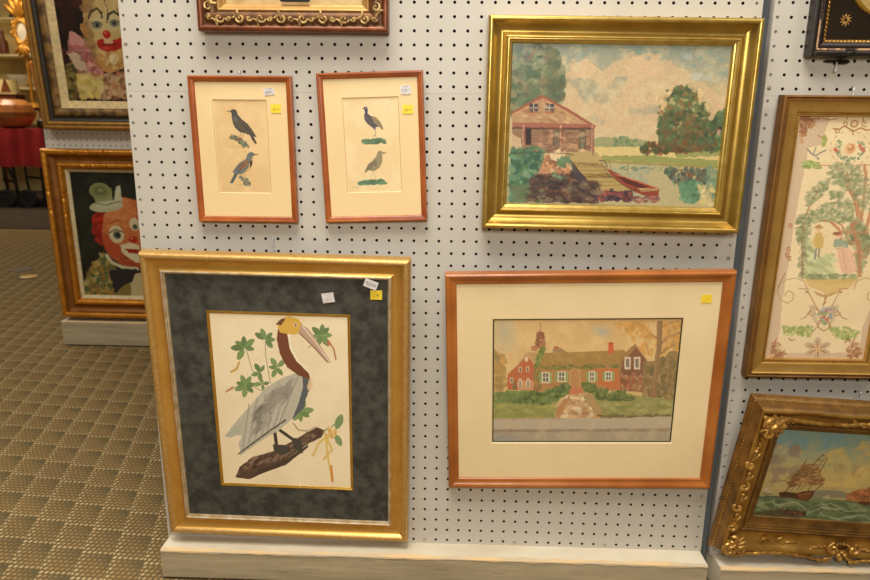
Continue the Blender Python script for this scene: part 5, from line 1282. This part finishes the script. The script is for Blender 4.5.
# goods on the table
M_ORW = simple('orange_turned_wood', (190,124,62), (158,92,42), 5, .35, coat=.4, stretch=(1,1,3))
g = MB().lathe([(0,0),(.10,0),(.17,.03),(.235,.12),(.245,.18),(.215,.26),(.15,.315),(.10,.325),(.09,.315),(0,.31)], n=14)
o = g.build('wooden_vessel', M_ORW, None, 20); o.location = (-4.52,6.60,.906); tag(o, 'squat orange-brown faceted wooden vessel on the red cloth', 'vase')
M_BRN = simple('brown_box_wood', (120,62,30), (96,46,24), 6, .5)
bx = thing('wooden_box', 'brown wooden box with a pale lid and peaked handle behind the vessel', 'box', (-5.24,7.66,1.16))
MB().box((-.14,-.10,0),(.17,.10,.16)).build('box_body', M_BRN, bx)
MB().box((-.17,-.12,.16),(.20,.12,.185)).build('lid', simple('pale_lid', (206,176,128), None, 9, .5), bx)
MB().add([(-.07,-.02,.185),(.05,-.02,.185),(-.01,-.01,.36),(-.07,.02,.185),(.05,.02,.185),(-.01,.01,.36)], [(0,1,2),(3,5,4),(0,2,5,3),(1,4,5,2),(0,3,4,1)]).build('handle', M_BRN, bx)
tb = thing('side_table', 'small dark side table holding the box and lamp behind the red table', 'table', (-5.25,7.86,0))
MB().box((-.55,-.36,1.13),(.55,.36,1.16)).build('tabletop', M_BRN, tb)
for x, y in ((-.5,-.32),(.5,-.32),(-.5,.32),(.5,.32)): MB().tube([(x,y,1.13),(x,y,.5),(x,y,0)], [.022,.018,.024], 8).build('leg', M_BRN, tb)
lm = thing('table_lamp', 'cream drum-shaded lamp at the far left behind the wooden vessel', 'lamp', (-5.52,8.02,1.16))
MB().lathe([(0,0),(.09,0),(.10,.02),(.04,.05),(.03,.12),(.02,.20),(0,.20)]).build('lamp_base', M_BRN, lm)
MB().lathe([(.20,.17),(.17,.36)]).build('lamp_shade', simple('cream_shade', (236,210,140), None, 5, .7), lm)
ps = MB().lathe([(0,0),(.06,0),(.05,.05),(.055,.3),(.085,.62),(.11,.74),(.10,.76),(0,.76)], n=16).build('carved_pedestal', M_ORW); ps.location = (-4.30,6.88,.906)
tag(ps, 'tapered orange wood pedestal vase standing on the red cloth near the clown frame', 'vase')
pt = MB().lathe([(0,0),(.05,0),(.06,.03),(.055,.09),(.03,.11),(0,.11)], n=16).build('dark_pot', simple('black_pot', (34,22,18), None, 9, .4)); pt.location = (-4.13,6.52,.906)
tag(pt, 'small black pot on the red cloth between vessel and clown frame', 'pot')
mr = thing('oval_mirror', 'ornate gilt scroll-framed oval mirror at the far left beside the clown frame', 'mirror', (-4.77,7.40,2.06))
M_GM = gold('amber_gilt', (206,146,50), (160,104,34), dark=(90,54,20), scale=12, rough=.4, metal=.5, wear=.15, wscale=20)
mb = MB(); 
for a in range(0, 360, 20):
    q = math.radians(a); spiral(mb, .10*math.cos(q), .17*math.sin(q), .03, q, 1.1, .012, .02, 1 if a % 40 else -1, 14, .01)
mb.tube([(.08*math.cos(2*PI*k/32), -.02, .13*math.sin(2*PI*k/32)) for k in range(33)], .022, 8, False)
for k in range(5): leafm(mb, 0, .15, .30-.03*abs(k-2), PI/2+(k-2)*.4, .03, .3)
for k in range(5): leafm(mb, 0, -.15, .16, -PI/2+(k-2)*.4, .03, .3)
mb.build('gilt_frame', M_GM, mr)
mb = MB().ball((0,-.01,0), 1, 28, 8, (.08,.008,.13)).build('mirror_glass', simple('milky_mirror', (232,222,196), None, 3, .15, .1), mr)
MB().tube([(0,.02,-.2),(0,.03,-.85)], .02, 8).lathe([(0,0),(.12,0),(.10,.03),(.03,.06),(0,.06)], (0,.03,-.905)).build('stand', M_GM, mr)
def jar(name, label, loc, prof, mat, cat='vase'):
    o = MB().lathe(prof, n=20).build(name, mat); o.location = loc; tag(o, label, cat); return o
M_WHT = simple('white_ceramic', (234,222,192), None, 4, .3)
jar('white_figurine', 'slim white ceramic figure on the middle cabinet shelf', (-5.40,8.55,1.89), [(0,0),(.08,0),(.07,.05),(.05,.14),(.08,.24),(.05,.32),(.055,.38),(.03,.42),(0,.42)], M_WHT, 'figurine')
jar('round_bowl', 'round white bowl on the lowest cabinet shelf', (-5.62,8.55,1.45), [(0,0),(.06,0),(.14,.08),(.16,.16),(.145,.165),(.1,.06),(0,.04)], M_WHT, 'bowl')
jar('dark_bottle', 'dark brown bottle on the middle shelf left of the white figure', (-5.78,8.55,1.89), [(0,0),(.06,0),(.065,.16),(.03,.22),(.022,.32),(0,.32)], M_BRN, 'bottle')
jar('dark_candlestick', 'black turned candlestick on the upper cabinet shelf', (-5.60,8.55,2.37), [(0,0),(.07,0),(.03,.04),(.02,.12),(.045,.16),(.02,.2),(.035,.3),(0,.31)], M_STEEL, 'candlestick')
bl = thing('candle_lamp', 'small lit candle-style lamp glowing on the middle cabinet shelf', 'lamp', (-5.98,8.50,1.89))
MB().lathe([(0,0),(.05,0),(.02,.03),(.015,.22),(0,.22)]).build('lamp_stem', M_GM, bl)
em = bpy.data.materials.new('glowing_bulb'); em.use_nodes = True; em.node_tree.nodes['Principled BSDF'].inputs['Emission Color'].default_value = (1,.85,.55,1); em.node_tree.nodes['Principled BSDF'].inputs['Emission Strength'].default_value = 8
MB().ball((0,0,.26), .04, 12, 8, (1,1,1.2)).build('bulb', em, bl)
# floor outlets
def outlet(label, x, y, m1, m2):
    t = thing('floor_outlet', label, 'floor outlet', (x,y,0), group='round floor outlets')
    MB().lathe([(.078,0),(.076,.003),(.055,.004),(.052,.003)], n=28).build('outer_ring', m1, t)
    MB().lathe([(.052,.003),(.03,.0045),(0,.0045)], n=28).build('cover', m2, t)
M_BRS = simple('brass_plate', (236,206,120), None, 20, .3, .7); M_BRD = simple('dull_brown_plate', (84,62,40), None, 20, .6, .2)
outlet('dull brown round floor outlet in the carpet, the farther of two', -2.355, 3.130, M_BRD, M_BRD)
outlet('round floor outlet with a bright brass cover in the carpet', -2.172, 2.925, M_BRD, M_BRS)

# ------------------------------------------------------------------ light: warm ceiling panels and a soft flash-like fill
def area(name, loc, size, power, col, rot_=(0,0,0), sy=None):
    l = bpy.data.lights.new(name, 'AREA'); l.energy = power; l.color = col; l.size = size
    if sy: l.shape = 'RECTANGLE'; l.size_y = sy
    o = bpy.data.objects.new(name, l); COL.objects.link(o); o.location = loc; o.rotation_euler = rot_; return o
area('ceiling_panel_light', (.4,-1.1,3.15), 1.4, LP1, (1,.95,.88), sy=1.2)
area('ceiling_panel_light', (-1.8,-.3,3.15), 1.0, LP1*.35, (1,.93,.82), sy=1.0)
area('ceiling_panel_light', (-2.3,2.2,3.15), 1.2, LP1*.28, (1,.90,.74), sy=1.2)
area('ceiling_panel_light', (-4.8,6.2,3.15), 1.6, LP1*.9, (1,.86,.62), sy=1.2)
area('ceiling_panel_light', (2.8,-2.0,3.15), 1.2, LP1*.4, (1,.95,.88), sy=1.2)
area('flash_fill_light', (.70,-1.9,1.45), .5, LPF, (1,.96,.90), rot_=(1.25,0,0), sy=.35)
wd = bpy.data.worlds.new('world'); SC.world = wd; wd.use_nodes = True
wd.node_tree.nodes['Background'].inputs[0].default_value = (1,.9,.76,1); wd.node_tree.nodes['Background'].inputs[1].default_value = .3
